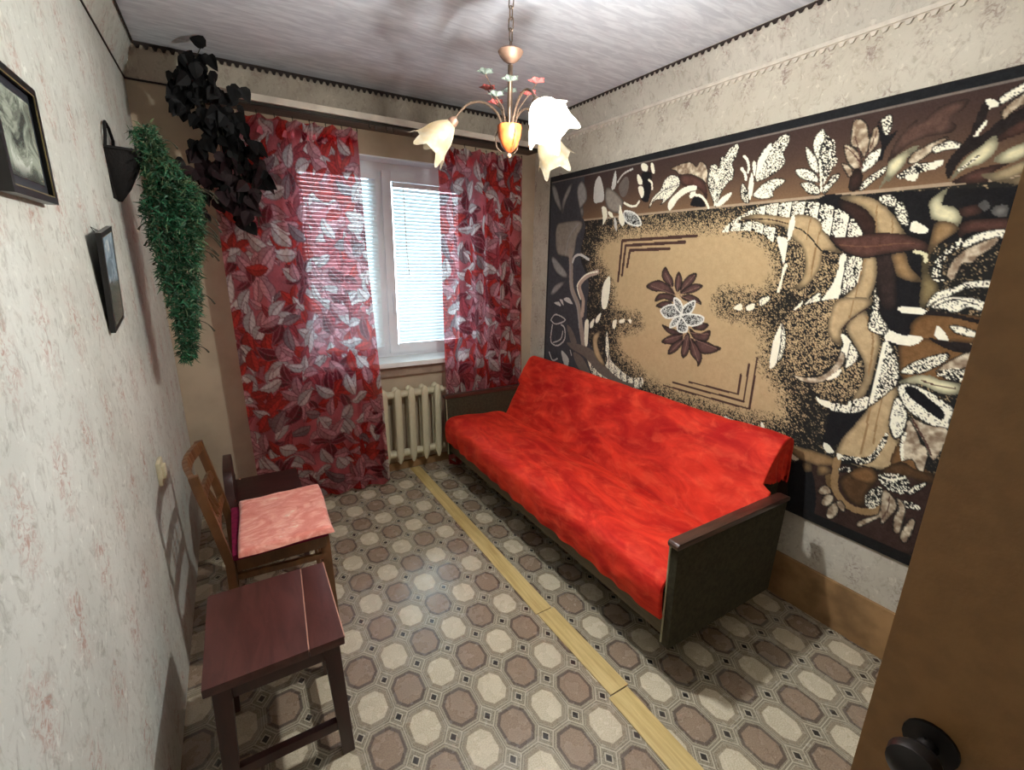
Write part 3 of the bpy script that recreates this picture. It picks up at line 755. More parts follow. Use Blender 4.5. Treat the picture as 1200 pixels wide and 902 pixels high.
def paint_rug(Y, Z):
    rs = np.random.RandomState(4)
    ny, nz = len(Y), len(Z); YY, ZZ = np.meshgrid(Y, Z, indexing='ij')
    rnd = rs.rand(ny, nz); clus = fbm(YY * 60, ZZ * 60, 11, 3) * 1.15 - .02
    sp = 0.62 * rnd + 0.38 * clus; sp = np.argsort(np.argsort(sp.ravel())).reshape(ny, nz) / (ny * nz)     # equalised 0..1
    I = np.zeros((ny, nz, 3)); I[:] = PAL['dkb']
    def solid(mask, c, var=10):
        n = (rnd[mask][:, None] - .5) * var + (clus[mask][:, None] - .5) * var * 1.5
        I[mask] = np.clip(np.array(c) + n, 2, 250)
    def inside(poly):
        m = np.zeros((ny, nz), bool)
        a, b = poly.min(0), poly.max(0)
        i0, i1 = np.searchsorted(Y, [a[0], b[0]]); j0, j1 = np.searchsorted(Z, [a[1], b[1]])
        if i1 <= i0 or j1 <= j0: return m
        y, z = YY[i0:i1, j0:j1], ZZ[i0:i1, j0:j1]; r = np.zeros(y.shape, bool)
        p = poly; q = np.roll(p, -1, 0)
        for (ya, za), (yb, zb) in zip(p, q):
            if za == zb: continue
            c = ((za > z) != (zb > z)) & (y < (yb - ya) * (z - za) / (zb - za) + ya); r ^= c
        m[i0:i1, j0:j1] = r; return m
    def near(line, w):
        m = np.zeros((ny, nz), bool); a, b = line.min(0) - w, line.max(0) + w
        i0, i1 = np.searchsorted(Y, [a[0], b[0]]); j0, j1 = np.searchsorted(Z, [a[1], b[1]])
        if i1 <= i0 or j1 <= j0: return m
        y, z = YY[i0:i1, j0:j1], ZZ[i0:i1, j0:j1]; d = np.full(y.shape, 9.)
        for p, q in zip(line[:-1], line[1:]):
            e = q - p; L = max((e * e).sum(), 1e-9); t = np.clip(((y - p[0]) * e[0] + (z - p[1]) * e[1]) / L, 0, 1)
            d = np.minimum(d, np.hypot(y - p[0] - t * e[0], z - p[1] - t * e[1]))
        m[i0:i1, j0:j1] = d < w; return m
    def fill(m, st, sheen=False):
        if st in ('speck', 'lspeck', 'dspeck', 'bspeck', 'mspeck', 'slat', 'wf'):
            if st == 'mspeck':
                k = np.clip((clus[m] - .3) * 2.2, 0, 1)[:, None]; I[m] = np.array((128, 108, 88)) * (1 - k) + np.array((216, 204, 178)) * k; return
            if st == 'slat':
                ph = np.mod(-YY[m] / .056 + ZZ[m] * .8, 1.0); th = (1 - ph) * .62 - .06; kk = np.clip((sp[m] - th) / .10 + .5, 0, 1) * (ph < .91)
            else: kk = np.clip((sp[m] - dict(speck=.40, lspeck=.14, dspeck=.66, bspeck=.60, wf=.55)[st]) / .16 + .5, 0, 1)
            hi = PAL['tan'] if st == 'bspeck' else (198, 202, 196) if st == 'wf' else PAL['cream']
            I[m] = np.array((22, 21, 22)) * (1 - kk[:, None]) + (np.array(hi) + (rnd[m][:, None] - .5) * 16) * kk[:, None]
        else:
            solid(m, PAL[st])
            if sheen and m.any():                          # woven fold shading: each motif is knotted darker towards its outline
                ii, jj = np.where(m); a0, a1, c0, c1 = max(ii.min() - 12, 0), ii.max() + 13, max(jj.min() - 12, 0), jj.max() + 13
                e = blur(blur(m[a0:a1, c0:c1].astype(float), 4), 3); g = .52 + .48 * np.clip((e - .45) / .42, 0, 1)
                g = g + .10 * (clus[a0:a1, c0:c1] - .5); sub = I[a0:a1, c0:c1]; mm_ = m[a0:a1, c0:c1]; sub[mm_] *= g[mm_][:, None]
    items = []
    for ln in RUG_DATA.strip().splitlines():
        st, w, p = ln.split(','); items.append((st, int(w) / 1000, np.array(list(map(int, p.split())), float).reshape(-1, 2) / 1000))
    # ground: field of stippled tan, top band, bottom band
    fieldm = inside(catmull(items[0][2], 5)).astype(float)
    def blur(a, r):
        for ax in (0, 1):
            pad = [(0, 0), (0, 0)]; pad[ax] = (r + 1, r); c = np.cumsum(np.pad(a, pad, mode='edge'), axis=ax)
            a = (np.take(c, range(2 * r + 1, c.shape[ax]), ax) - np.take(c, range(0, c.shape[ax] - 2 * r - 1), ax)) / (2 * r + 1)
        return a
    b1 = blur(blur(fieldm, 8), 8); b2 = blur(blur(fieldm, 24), 20)
    dens = np.clip((1 - b1) * 1.15 - .12, 0, 1) * .58 + np.clip(.55 - b2 * 1.6, 0, .55) * .60
    fk = np.clip((sp - dens) / .20 + .5, 0, 1)[..., None]; fk = np.where(dens[..., None] < .02, 1.0, fk)
    fld = (ZZ < 1.805) & (ZZ > .60)
    solid(fld, PAL['tan'], 8); I[fld] = (np.array((26, 25, 23)) * (1 - fk) + I * fk)[fld]
    band = ZZ >= 1.805; k = np.clip((2.07 - ZZ) / .26, 0, 1) ** 1.6
    I[band] = (np.array((58, 42, 38)) * (1 - k[..., None]) + np.array((116, 90, 66)) * k[..., None])[band] + (rnd[band][:, None] - .5) * 8
    solid((YY > 2.52) & band, PAL['slate']); solid((np.abs(ZZ - 1.801) < .006) & (YY < 2.53), (166, 146, 122))
    for st, w, p in items[1:]:
        if w: fill(near(p if st == 'chev' else catmull(p, 4, False), w / 2), st)
        else:
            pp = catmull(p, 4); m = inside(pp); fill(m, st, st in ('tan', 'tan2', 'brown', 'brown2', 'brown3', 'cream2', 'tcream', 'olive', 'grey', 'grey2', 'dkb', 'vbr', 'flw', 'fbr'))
            if st == 'wf': solid(near(np.vstack([pp, pp[:1]]), .0045), (226, 228, 220)); 
            elif st in ('speck', 'lspeck', 'mspeck', 'flw') : 
                e = near(np.vstack([pp, pp[:1]]), .0026); I[e] *= .45
    solid(np.abs(ZZ - 2.076) < .004, (112, 104, 98)); solid(ZZ > 2.080, (20, 22, 26)); solid(ZZ < .484, (16, 14, 14)); solid(YY > 2.885, (22, 22, 26)); solid(YY < .285, (18, 16, 16))
    I = np.clip(I, 0, 255) / 255.
    return np.where(I <= .04045, I / 12.92, ((I + .055) / 1.055) ** 2.4)
t = NT('woven_rug'); at = t.n('ShaderNodeAttribute'); at.attribute_name = 'print'
M_rug = t.end(t.principled(at.outputs['Color'], 0.85, 0, 0.2, t.bump(t.noise(t.obj(), 500, 2), 0.12, 0.002), Sheen_Weight=0.15))
M_rugback = simple('rug_backing', C3(60, 48, 38), 0.9, 0, 0.2)
RY = np.arange(.25, 2.9045, .004); RZ = np.arange(.441, 2.1165, .0038)
rug = thing('wall_rug', 'large brown and black woven rug with leaf scrolls on the right wall', 'wall rug', (XR - .006, 1.58, .441))
yy, zz = np.meshgrid(RY, RZ, indexing='ij')
xx = XR - .0125 + .0035 * (fbm(yy * 3, zz * 2.5, 5, 2) - .4)
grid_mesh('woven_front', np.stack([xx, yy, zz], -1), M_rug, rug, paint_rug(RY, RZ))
MB().box(XR - .008, XR - .001, .25, 2.9045, .441, 2.1165).build('backing', M_rugback, rug)

# ------------------------------------------------------------------ curtains
def paint_curtain(nu, nv, Wc, Hc, seed):
    rs = np.random.RandomState(seed); rr = random.Random(seed)
    U, V = np.meshgrid(np.linspace(0, Wc, nu), np.linspace(0, Hc, nv), indexing='ij')
    I = np.zeros((nu, nv, 3)); n = fbm(U * 9, V * 9, seed, 4)
    I[:] = (208, 108, 118); I += (n[..., None] - .5) * np.array((120, 60, 60))
    cols = dict(w=(246, 234, 234), p=(238, 168, 178), r=(224, 62, 58), m=(132, 40, 56), g=(168, 142, 148), c=(206, 84, 96))
    def leaf(cx, cy, a, L, w, c):
        R = L * 1.1; i0, i1 = max(0, int((cx - R) / Wc * nu)), min(nu, int((cx + R) / Wc * nu) + 1); j0, j1 = max(0, int((cy - R) / Hc * nv)), min(nv, int((cy + R) / Hc * nv) + 1)
        if i1 <= i0 or j1 <= j0: return
        u = U[i0:i1, j0:j1] - cx; v = V[i0:i1, j0:j1] - cy
        s = (u * math.cos(a) + v * math.sin(a)) / L; q = (-u * math.sin(a) + v * math.cos(a)) + .12 * L * np.sin(np.clip(s, 0, 1) * 2.6)
        sc = np.clip(s, 0, 1); prof = w * np.sin(math.pi * sc ** .8) ** .85
        ins = (s > 0) & (s < 1) & (np.abs(q) < prof)
        base = np.array(c, float); side = np.where(q > 0, 1.0, .84)[..., None]
        vein = (np.sin(s * 34 + np.abs(q) / w * 5) > .55)[..., None]
        colr = base * side * np.where(vein, .90, 1.0)
        edge = (np.abs(q) > prof - .0055)[..., None]; rib = (np.abs(q) < .0032)[..., None]
        dk = np.array((92, 20, 36)) if sum(c) > 330 else np.array((226, 170, 176))
        colr = np.where(edge | rib, colr * .62 + dk * .38, colr)
        sub = I[i0:i1, j0:j1]; sub[ins] = colr[ins]
    k = 0
    for gy in np.arange(-.05, Hc + .1, .145):
        for gx in np.arange(-.05, Wc + .1, .16):
            cx, cy = gx + rr.uniform(-.05, .05) + (.085 if k % 2 else 0), gy + rr.uniform(-.05, .05)
            kind = rr.choice('rrmcwgcp'); a0 = rr.uniform(0, 6.28)
            if kind in 'rmcp':
                for q in range(7): leaf(cx, cy, a0 + q * .9 + rr.uniform(-.2, .2), rr.uniform(.11, .16), rr.uniform(.024, .036), cols[kind] if rr.random() < .75 else cols[rr.choice('rcmp')])
            for q in range(rr.choice((3, 4, 4))): leaf(cx + rr.uniform(-.06, .06), cy + rr.uniform(-.05, .05), rr.uniform(0, 6.28), rr.uniform(.10, .17), rr.uniform(.026, .042), cols[rr.choice('wwwwwpppgmr')])
        k += 1
    I = np.clip(I + (rs.rand(nu, nv, 1) - .5) * 14, 0, 255) / 255.
    return np.where(I <= .04045, I / 12.92, ((I + .055) / 1.055) ** 2.4)
t = NT('curtain_print'); at = t.n('ShaderNodeAttribute'); at.attribute_name = 'print'
df = t.n('ShaderNodeBsdfDiffuse'); tl = t.n('ShaderNodeBsdfTranslucent'); tp = t.n('ShaderNodeBsdfTransparent')
t.link(at.outputs['Color'], df.inputs[0]); t.link(at.outputs['Color'], tl.inputs[0])
m1 = t.n('ShaderNodeMixShader'); m1.inputs[0].default_value = 0.74; t.link(df.outputs[0], m1.inputs[1]); t.link(tl.outputs[0], m1.inputs[2])
m2 = t.n('ShaderNodeMixShader'); m2.inputs[0].default_value = 0.30; t.link(m1.outputs[0], m2.inputs[1]); t.link(tp.outputs[0], m2.inputs[2])
tc = t.mix(0.35, at.outputs['Color'], (1, 1, 1, 1)); t.link(tc, tp.inputs[0])
M_curtain = t.end(m2.outputs[0])
M_hook = simple('curtain_hook_metal', C3(70, 66, 60), 0.4, 0.8)
def curtain(label, xl, xr, zt, zb, ymid, folds, amp, seed, loc, width):
    """xl(s), xr(s): hem positions by s = 0 (top) .. 1 (bottom)"""
    cu = thing('curtain', label, 'curtain', loc, 'floral curtains at the window')
    nu, nv = int(width / .0042), int((zt - zb) / .0055)
    a = np.linspace(0, 1, nu)[:, None]; s = np.linspace(0, 1, nv)[None, :]
    L = np.array([xl(q) for q in s[0]])[None, :]; R = np.array([xr(q) for q in s[0]])[None, :]
    ph = a * folds * 2 * math.pi + .8 * np.sin(a * 5 + seed) + .35 * np.sin(s * 3 + a * 4)
    am = amp * (.55 + .45 * np.clip(s * 3, 0, 1)) * (.65 + .5 * vnoise(a * folds * 1.1 + 0 * s, s * 1.6 + 0 * a, seed))
    gather = np.exp(-s * 26)
    y = ymid + am * np.sin(ph) + .006 * np.sin(ph * 3.1 + 1) * gather - .004 * np.cos(ph * 2.3)
    x = L + (R - L) * (a + .012 * np.sin(ph * .5 + s * 4) * np.minimum(1, s * 4) * np.sin(a * math.pi))
    z = zt - s * (zt - zb) - .018 * np.abs(np.sin(a * 6.5 * math.pi)) * gather
    z = z + 0 * x; y = y + 0 * x
    grid_mesh('cloth', np.stack([x, y, z], -1), M_curtain, cu, paint_curtain(nu, nv, width, zt - zb, seed)[:, ::1])
    # gathered heading tape behind the top of the cloth
    m = MB(); pts = [(float(x[i, 8]), float(y[i, 8]) + .006, float(z[i, 8]) - .022) for i in range(0, nu, max(1, nu // 60))]
    for p, q in zip(pts[:-1], pts[1:]): m.bar(p, q, .003, .045)
    m.build('heading_tape', M_tape, cu)
    for k in range(8):
        i = min(nu - 1, int((k + .0) / 7 * (nu - 1))); px, py, pz = float(x[i, 0]), float(y[i, 0]), float(z[i, 0])
        MB().tube([(px, py + .004, pz - .02), (px, py + .004, pz + .012), (px, py + .010, pz + .022), (px, py + .016, pz + .012)], .0022, 6).build('hook', M_hook, cu)
M_tape = simple('heading_tape_cloth', C3(186, 92, 104), 0.9, 0, 0.2, 0.2, 30)
def seg(tab):
    xs = [q[0] for q in tab]; ys = [q[1] for q in tab]
    return lambda s: float(np.interp(s, xs, ys))
curtain('long red floral curtain covering the left half of the window', seg([(0, .145), (.06, .06), (.19, -.01), (.4, -.008), (.75, .0), (1, .012)]), seg([(0, .730), (.3, .742), (.7, .785), (1, .806)]), 2.238, .025, 2.915, 5.0, .022, 3, (.38, 2.915, .025), .88)
curtain('red floral curtain at the right of the window behind the sofa', seg([(0, 1.225), (.3, 1.24), (1, 1.262)]), seg([(0, 1.845), (.5, 1.87), (1, 1.90)]), 2.232, .03, 2.93, 6.0, .022, 8, (1.55, 2.93, .03), .92)
# curtain cornice board
M_cornice = simple('cornice_paint', C3(196, 186, 172), 0.5, 0, 0.4, 0.08, 10)
M_cornice_d = wood('cornice_underside', C3(74, 60, 50), C3(98, 82, 68), 0.6, (2, 20, 20))
co = thing('curtain_cornice', 'wooden curtain cornice board with a pale front edge above the window', 'curtain cornice', (1.03, 2.98, 2.285))
MB().box(.0, 2.02, 2.875, 3.118, 2.287, 2.303).build('board', M_cornice_d, co, bevel=.002)
MB().box(.0, 2.02, 2.858, 2.874, 2.278, 2.310).build('front_edge', M_cornice, co, bevel=.003)
for yy_ in (2.915, 2.935):
    MB().box(.02, 2.0, yy_ - .005, yy_ + .005, 2.276, 2.286).build('rail', M_hook, co)
for i, x_ in enumerate((.80, .835, .90, .94, 1.05, 1.13)):
    MB().tube([(x_, 2.925, 2.277), (x_, 2.925, 2.262), (x_ + .004, 2.929, 2.252), (x_ + .009, 2.929, 2.258)], .002, 6).build('spare_hook', M_hook, co)

# ------------------------------------------------------------------ radiator
M_rad = simple('radiator_enamel', C3(196, 188, 160), 0.35, 0, 0.5, 0.06, 8)
rad = thing('radiator', 'cream cast iron ribbed radiator under the window sill', 'radiator', (.95, 3.03, .095))
first = None
for i in range(7):
    x0 = .615
    if first is None:
        m = MB()
        for yc, rw in ((3.002, .026), (3.062, .024)):
            prof = [(.006, .095), (.016, .115), (rw, .16), (rw, .61), (.022, .645), (.010, .658), (.0, .660)]
            k = len(m.v)
            m.lathe(prof, (x0, yc, 0), 14)
            for q in range(k, len(m.v)):
                a = m.v[q]; m.v[q] = (a[0], yc + (a[1] - yc) * .75, a[2])
        for zc in (.165, .605): m.box(x0 - .018, x0 + .018, 2.996, 3.068, zc - .024, zc + .024)
        for zc in (.165, .610): m.tube([(x0 - .051, 3.032, zc), (x0 + .051, 3.032, zc)], .027, 12)
        first = m.build('section', M_rad, rad, smooth=True)
    else: copy_part(first, rad, (.0985 * i, 0, 0))
MB().tube([(1.25, 3.032, .61), (1.30, 3.032, .61)], .013, 10).build('plug', M_rad, rad)
for zc in (.165, .61): MB().tube([(.45, 3.032, zc), (.57, 3.032, zc)], .013, 10).build('pipe', M_rad, rad)

# ------------------------------------------------------------------ sofa
M_sofafab = simple('olive_upholstery', C3(56, 52, 38), 0.85, 0, 0.2, 0.18, 60, 0.25, 300)
M_sofacap = wood('sofa_cap_wood', C3(48, 30, 24), C3(74, 46, 36), 0.35, (3, 30, 30))
M_sofabase = wood('sofa_base_wood', C3(70, 58, 40), C3(92, 78, 54), 0.5, (30, 3, 30))
M_piping = simple('pale_piping', C3(150, 146, 118), 0.7)
so = thing('sofa', 'long sofa bed with dark olive end panels against the right wall', 'sofa', (1.6, 1.86, 0))
SX0, SX1 = 1.215, 1.885
for (ya, yb, inner) in ((.852, .884, 1), (2.842, 2.872, -1)):
    m = MB(); m.prism([(SX0, .16), (SX1 - .02, .16), (SX1, .59), (SX0 - .012, .59)], 'y', ya, yb)
    sp_ = m.build('end_panel', M_sofafab, so, bevel=.006)
    m = MB(); m.prism([(SX0 - .022, .588), (SX1 + .005, .588), (SX1 + .005, .604), (SX1 - .02, .612), (SX0 - .018, .612), (SX0 - .026, .604)], 'y', ya - .006, yb + .006)
    m.build('cap_rail', M_sofacap, sp_, bevel=.004)
    yp = yb + .002 if inner > 0 else ya - .002
    MB().tube([(SX0 - .012, yp, .585), (SX0 - .004, yp, .38), (SX0, yp, .17)], .004, 6).build('piping', M_piping, sp_)
MB().box(1.232, 1.27, .886, 2.84, .185, .292).build('front_rail', M_sofabase, so, bevel=.004)
MB().box(1.225, 1.236, .886, 2.84, .272, .282).build('trim_strip', M_piping, so, bevel=.002)
MB().box(1.27, 1.93, .888, 2.838, .20, .30).build('base_box', M_sofafab, so)
MB().prism([(1.222, .296), (1.222, .395), (1.245, .42), (1.67, .402), (1.72, .30)], 'y', .892, 2.834).build('mattress', M_sofafab, so, bevel=.01)
MB().prism([(1.735, .30), (1.725, .43), (1.925, .765), (1.955, .785), (1.985, .76), (1.985, .30)], 'y', .948, 2.836).build('backrest', M_sofafab, so, bevel=.01)
for lx in (1.40, 1.85):
    for ly in (.95, 2.74): MB().bar((lx, ly + .02, .20), (lx, ly + .02, 0), .045, .045, up=(0, 1, 0), w1=.032, h1=.032).build('leg', M_sofacap, so)

# red plush cover draped over seat and back
t = NT('red_plush'); o = t.obj()
n1 = t.noise(t.scale(o, (4.2, 1.7, 4.2), (0, 0, 0), (.5, .3, .7)), 1.5, 6, 0.62, 1.2); n2 = t.noise(t.scale(o, (9, 5, 9)), 2.0, 5, 0.6, 0.8)
col = t.mix(t.smooth(n1, 0.32, 0.70), C3(164, 20, 20), C3(220, 58, 38))
col = t.mix(t.m('MULTIPLY', t.smooth(n2, 0.45, 0.75), 0.38), col, C3(240, 96, 64))
M_plush = t.end(t.principled(col, 0.7, 0, 0.15, t.bump(n2, 0.25, 0.01), Sheen_Weight=0.7, Sheen_Roughness=0.35, Sheen_Tint=C3(255, 90, 60)))
cv = thing('sofa_cover', 'crushed bright red plush throw covering sofa seat and back', 'sofa cover', (1.6, 1.86, .27))
prof = catmull([(1.206, .272), (1.196, .33), (1.197, .392), (1.214, .425), (1.27, .442), (1.45, .438), (1.60, .428), (1.662, .419), (1.690, .402), (1.714, .436), (1.75, .51), (1.80, .595), (1.86, .695), (1.905, .768), (1.94, .806), (1.975, .812), (2.004, .79), (2.012, .70), (2.014, .60)], 7, False)
ns = len(prof); NYc = 300
sA = np.cumsum(np.r_[0, np.hypot(*np.diff(prof, axis=0).T)])
tg = np.gradient(prof, axis=0); nr = np.stack([-tg[:, 1], tg[:, 0]], 1); nr /= np.linalg.norm(nr, axis=1)[:, None]
back = np.clip((prof[:, 1] - .622) / .012, 0, 1) * (prof[:, 0] > 1.7)
back[int(np.argmax(prof[:, 1])):] = 1.0
ya = .8915 + back * .040; yb = 2.8345 + back * .045
b = np.linspace(0, 1, NYc)[None, :]
Yg = ya[:, None] + (yb - ya)[:, None] * b
S_ = sA[:, None] + 0 * Yg
wr = .022 * (fbm(Yg * 3.2 + S_ * 2.0, S_ * 4.5 - Yg * 1.2, 21, 4) - .47) + .034 * (np.abs(fbm(Yg * 2 + 3, S_ * 6 + Yg * 2.4, 33, 3) - .45) - .06)
crease = np.exp(-((prof[:, 0] - 1.69) / .05) ** 2)[:, None]
wr = np.maximum(wr * (1 - .6 * crease), -.003) + .005
hang = np.clip((.40 - prof[:, 1]) / .1, 0, 1)[:, None] * (prof[:, 0] < 1.3)[:, None]
wr = wr + hang * .004 * np.sin(Yg * 46 + 5 * fbm(Yg * 4, Yg * 0 + 2, 3, 2))
Xg = prof[:, 0][:, None] + nr[:, 0][:, None] * wr; Zg = prof[:, 1][:, None] + nr[:, 1][:, None] * wr + hang * .006 * (fbm(Yg * 3.0, Yg * 0 + 7, 9, 2) - .5)
P = np.stack([Xg, Yg, Zg], -1)
def tuck(col, d):                                          # turned-in edge of the cloth
    q = P[:, col].copy(); q[:, 0] -= nr[:, 0] * d; q[:, 2] -= nr[:, 1] * d; return q[:, None, :]
P = np.concatenate([tuck(0, .014), tuck(0, .006), P, tuck(-1, .006), tuck(-1, .014)], 1); NYc += 4
grid_mesh('throw', P, M_plush, cv)
ib = [i for i in range(ns) if prof[i, 0] > 1.7 and prof[i, 1] > .634]
for e, nm in ((2, 'end_flap'), (NYc - 3, 'end_flap')):
    ring = P[ib, e]; cx, cz = ring[:, 0].mean(), .60; rows = []
    sg = -1 if e == 0 else 1
    for k, f_ in enumerate(np.linspace(0, 1, 8)):
        q = ring.copy(); q[:, 0] = ring[:, 0] * (1 - .55 * f_) + cx * .55 * f_; q[:, 2] = ring[:, 2] * (1 - f_) + np.minimum(ring[:, 2], .622 + .004 * np.sin(np.arange(len(ib)) * .9)) * f_
        q[:, 1] = ring[:, 1] + sg * (.006 * math.sin(f_ * 3.1) + .004 * f_ * np.sin(np.arange(len(ib)) * .5)); rows.append(q)
    grid_mesh(nm, np.array(rows), M_plush, cv)

# ------------------------------------------------------------------ stool
M_stool = wood('maroon_stool_paint', C3(64, 33, 29), C3(82, 44, 39), 0.32, (14, 3, 14))
M_stool_d = wood('maroon_leg_paint', C3(48, 24, 22), C3(64, 33, 29), 0.38, (14, 14, 3))
M_rim = simple('worn_edge', C3(176, 128, 108), 0.6)
st = thing('stool', 'square maroon painted wooden stool nearest the camera by the left wall', 'stool', (-.01, 1.38, 0))
ZT = .46
for (a, b_, c_, d_) in ((-.188, .066, -.184, .094), (.0685, .164, .0965, .170)):
    m = MB(); y0, y1 = 1.182, 1.574
    m.add([(a, y0, ZT - .028), (b_, y0, ZT - .028), (d_, y1, ZT - .028), (c_, y1, ZT - .028), (a, y0, ZT), (b_, y0, ZT), (d_, y1, ZT), (c_, y1, ZT)],
          [(3, 2, 1, 0), (4, 5, 6, 7), (0, 1, 5, 4), (1, 2, 6, 5), (2, 3, 7, 6), (3, 0, 4, 7)])
    m.build('seat_plank', M_stool, st, bevel=.004)
for (p_, q_) in (((.0672, 1.183), (.0950, 1.573)), ((.1645, 1.184), (.1698, 1.572))):
    MB().bar((p_[0], p_[1], ZT - .0035), (q_[0], q_[1], ZT - .0035), .0028, .008).build('worn_edge', M_rim, st)
LG = [(-.148, 1.225, -.165, 1.215), (.128, 1.225, .148, 1.215), (-.148, 1.535, -.165, 1.55), (.128, 1.535, .148, 1.55)]
for (xa, ya_, xb, yb_) in LG: MB().bar((xa, ya_, ZT - .028), (xb, yb_, 0), .046, .046, up=(0, 1, 0), w1=.036, h1=.036).build('leg', M_stool_d, st, bevel=.003)
for (p, q) in (((-.148, 1.225), (.128, 1.225)), ((-.148, 1.535), (.128, 1.535)), ((-.148, 1.225), (-.148, 1.535)), ((.128, 1.225), (.128, 1.535))):
    MB().bar((p[0], p[1], ZT - .062), (q[0], q[1], ZT - .062), .018, .06).build('apron', M_stool_d, st, bevel=.002)
for (p, q, zz_) in (((-.16, 1.218), (.142, 1.218), .115), ((-.16, 1.546), (.142, 1.546), .115), ((-.162, 1.22), (-.162, 1.546), .16), ((.144, 1.22), (.144, 1.546), .16)):
    MB().bar((p[0], p[1], zz_), (q[0], q[1], zz_), .022, .032).build('stretcher', M_stool_d, st, bevel=.002)

# ------------------------------------------------------------------ chair with a pink cushion, back to the left wall
M_chair = wood('amber_chair_wood', C3(84, 54, 30), C3(112, 74, 42), 0.35, (8, 8, 3))
M_magenta = simple('magenta_seat_cloth', C3(116, 20, 56), 0.8, 0, 0.2, 0.2, 40)
t = NT('pink_plush'); o = t.obj(); n1 = t.noise(t.scale(o, (7, 13, 5), (.4, .2, 0)), 1.0, 4, 0.6, 2.2); n2 = t.noise(o, 30, 4, 0.6, 0.8)
col = t.mix(t.smooth(n1, 0.40, 0.60), C3(222, 134, 120), C3(238, 168, 152)); col = t.mix(t.smooth(n1, 0.60, 0.72), col, C3(244, 222, 202)); col = t.mix(t.m('MULTIPLY', t.smooth(n2, 0.5, 0.75), 0.45), col, C3(196, 92, 76))
M_pink = t.end(t.principled(col, 0.8, 0, 0.2, t.bump(n2, 0.35, 0.008), Sheen_Weight=0.3))
ch = thing('dining_chair', 'amber wooden chair with magenta seat, its back to the left wall', 'chair', (.07, 1.94, 0))
for yc in (1.765, 2.125):
    m = MB(); sgn = 1
    pts = [(-.150, yc, 0), (-.124, yc, .25), (-.122, yc, .44), (-.148, yc, .60), (-.180, yc, .77), (-.184, yc, .80)]
    for p, q in zip(pts[:-1], pts[1:]): m.bar(p, Vector(q) + (Vector(q) - Vector(p)).normalized() * .004, .024, .030, up=(1, 0, 0))
    m.build('back_post', M_chair, ch, bevel=.004)
    MB().bar((.205, yc + (.012 if yc > 1.9 else -.012) * -1, .45), (.218, yc, 0), .038, .038, up=(1, 0, 0), w1=.028, h1=.028).build('front_leg', M_chair, ch, bevel=.004)
    MB().bar((-.105, yc, .375), (.212, yc, .36), .018, .024).build('side_stretcher', M_chair, ch, bevel=.003)
    MB().bar((-.10, yc, .425), (.21, yc, .425), .02, .05).build('side_rail', M_chair, ch, bevel=.003)
MB().bar((.205, 1.765, .425), (.205, 2.125, .425), .02, .05).build('front_rail', M_chair, ch, bevel=.003)
MB().bar((-.10, 1.765, .425), (-.10, 2.125, .425), .02, .05).build('rear_rail', M_chair, ch, bevel=.003)
MB().bar((.21, 1.765, .22), (.21, 2.125, .22), .018, .024).build('front_stretcher', M_chair, ch, bevel=.003)
def bowed(x, z, bow, w, h, lean):
    m = MB(); n = 10; P = []
    for i in range(n + 1):
        f_ = i / n; P.append(Vector((x - bow * math.sin(math.pi * f_), 1.755 + .38 * f_, z)))
    for p, q in zip(P[:-1], P[1:]): m.bar(p, q, w, h, up=(lean, 0, 1))
    return m
bowed(-.180, .782, .034, .018, .040, -.22).build('top_rail', M_chair, ch, bevel=.002)
bowed(-.158, .655, .020, .016, .036, -.22).build('middle_rail', M_chair, ch, bevel=.002)
bowed(-.136, .545, .012, .016, .034, -.22).build('lower_rail', M_chair, ch, bevel=.002)
for yc in (1.88, 1.945, 2.01): MB().bar((-.144, yc, .555), (-.174, yc, .645), .012, .022, up=(0, 1, 0)).build('back_slat', M_chair, ch, bevel=.002)
m = MB(); m.box(-.112, .222, 1.752, 2.140, .447, .474); m.build('seat', M_magenta, ch, bevel=.010)
cu_ = thing('seat_cushion', 'flat pink plush cushion lying on the amber wooden chair', 'cushion', (.08, 1.94, .475))
nu, nv = 70, 84
a = np.linspace(-1, 1, nu)[:, None]; b = np.linspace(-1, 1, nv)[None, :]
edge = np.clip((1 - np.maximum(np.abs(a), np.abs(b))) / .10, 0, 1)
hgt = np.sqrt(1 - (1 - edge) ** 2)
X = .080 + a * .166 + .006 * np.sin(b * 2.2) + 0 * b; Yc = 1.936 + b * .216 + .005 * np.sin(a * 3) + 0 * a
Zt = .477 + .022 * hgt + .010 * (fbm(X * 14, Yc * 12, 7, 3) - .45) * hgt
# cloth droops over the front edge
grid_mesh('plush_top', np.stack([X, Yc, Zt], -1), M_pink, cu_)
m = MB(); m.box(.080 - .158, .080 + .158, 1.728, 2.144, .4745, .480); m.build('underside', M_pink, cu_, bevel=.003)

# ------------------------------------------------------------------ low dark chair behind it
M_dkwood = wood('dark_maroon_wood', C3(44, 22, 20), C3(62, 32, 28), 0.4, (4, 14, 4))
lc = thing('low_chair', 'low dark maroon wooden chair behind the amber chair', 'chair', (.04, 2.50, 0))
m = MB(); m.prism(catmull([(2.32, .36), (2.325, .46), (2.36, .525), (2.42, .545), (2.58, .545), (2.64, .525), (2.675, .46), (2.68, .36)], 4), 'x', -.135, -.098)
m.build('backrest', M_dkwood, lc, bevel=.003)
MB().box(-.10, .20, 2.33, 2.67, .345, .370).build('seat', M_dkwood, lc, bevel=.004)
for (lx, ly) in ((-.112, 2.335), (-.112, 2.665), (.17, 2.345), (.17, 2.655)): MB().bar((lx, ly, .40 if lx < 0 else .345), (lx + (-.015 if lx < 0 else .01), ly, 0), .034, .034, up=(0, 1, 0), w1=.026, h1=.026).build('leg', M_dkwood, lc, bevel=.003)
for ly in (2.34, 2.66): MB().bar((-.11, ly, .16), (.172, ly, .16), .016, .026).build('stretcher', M_dkwood, lc)

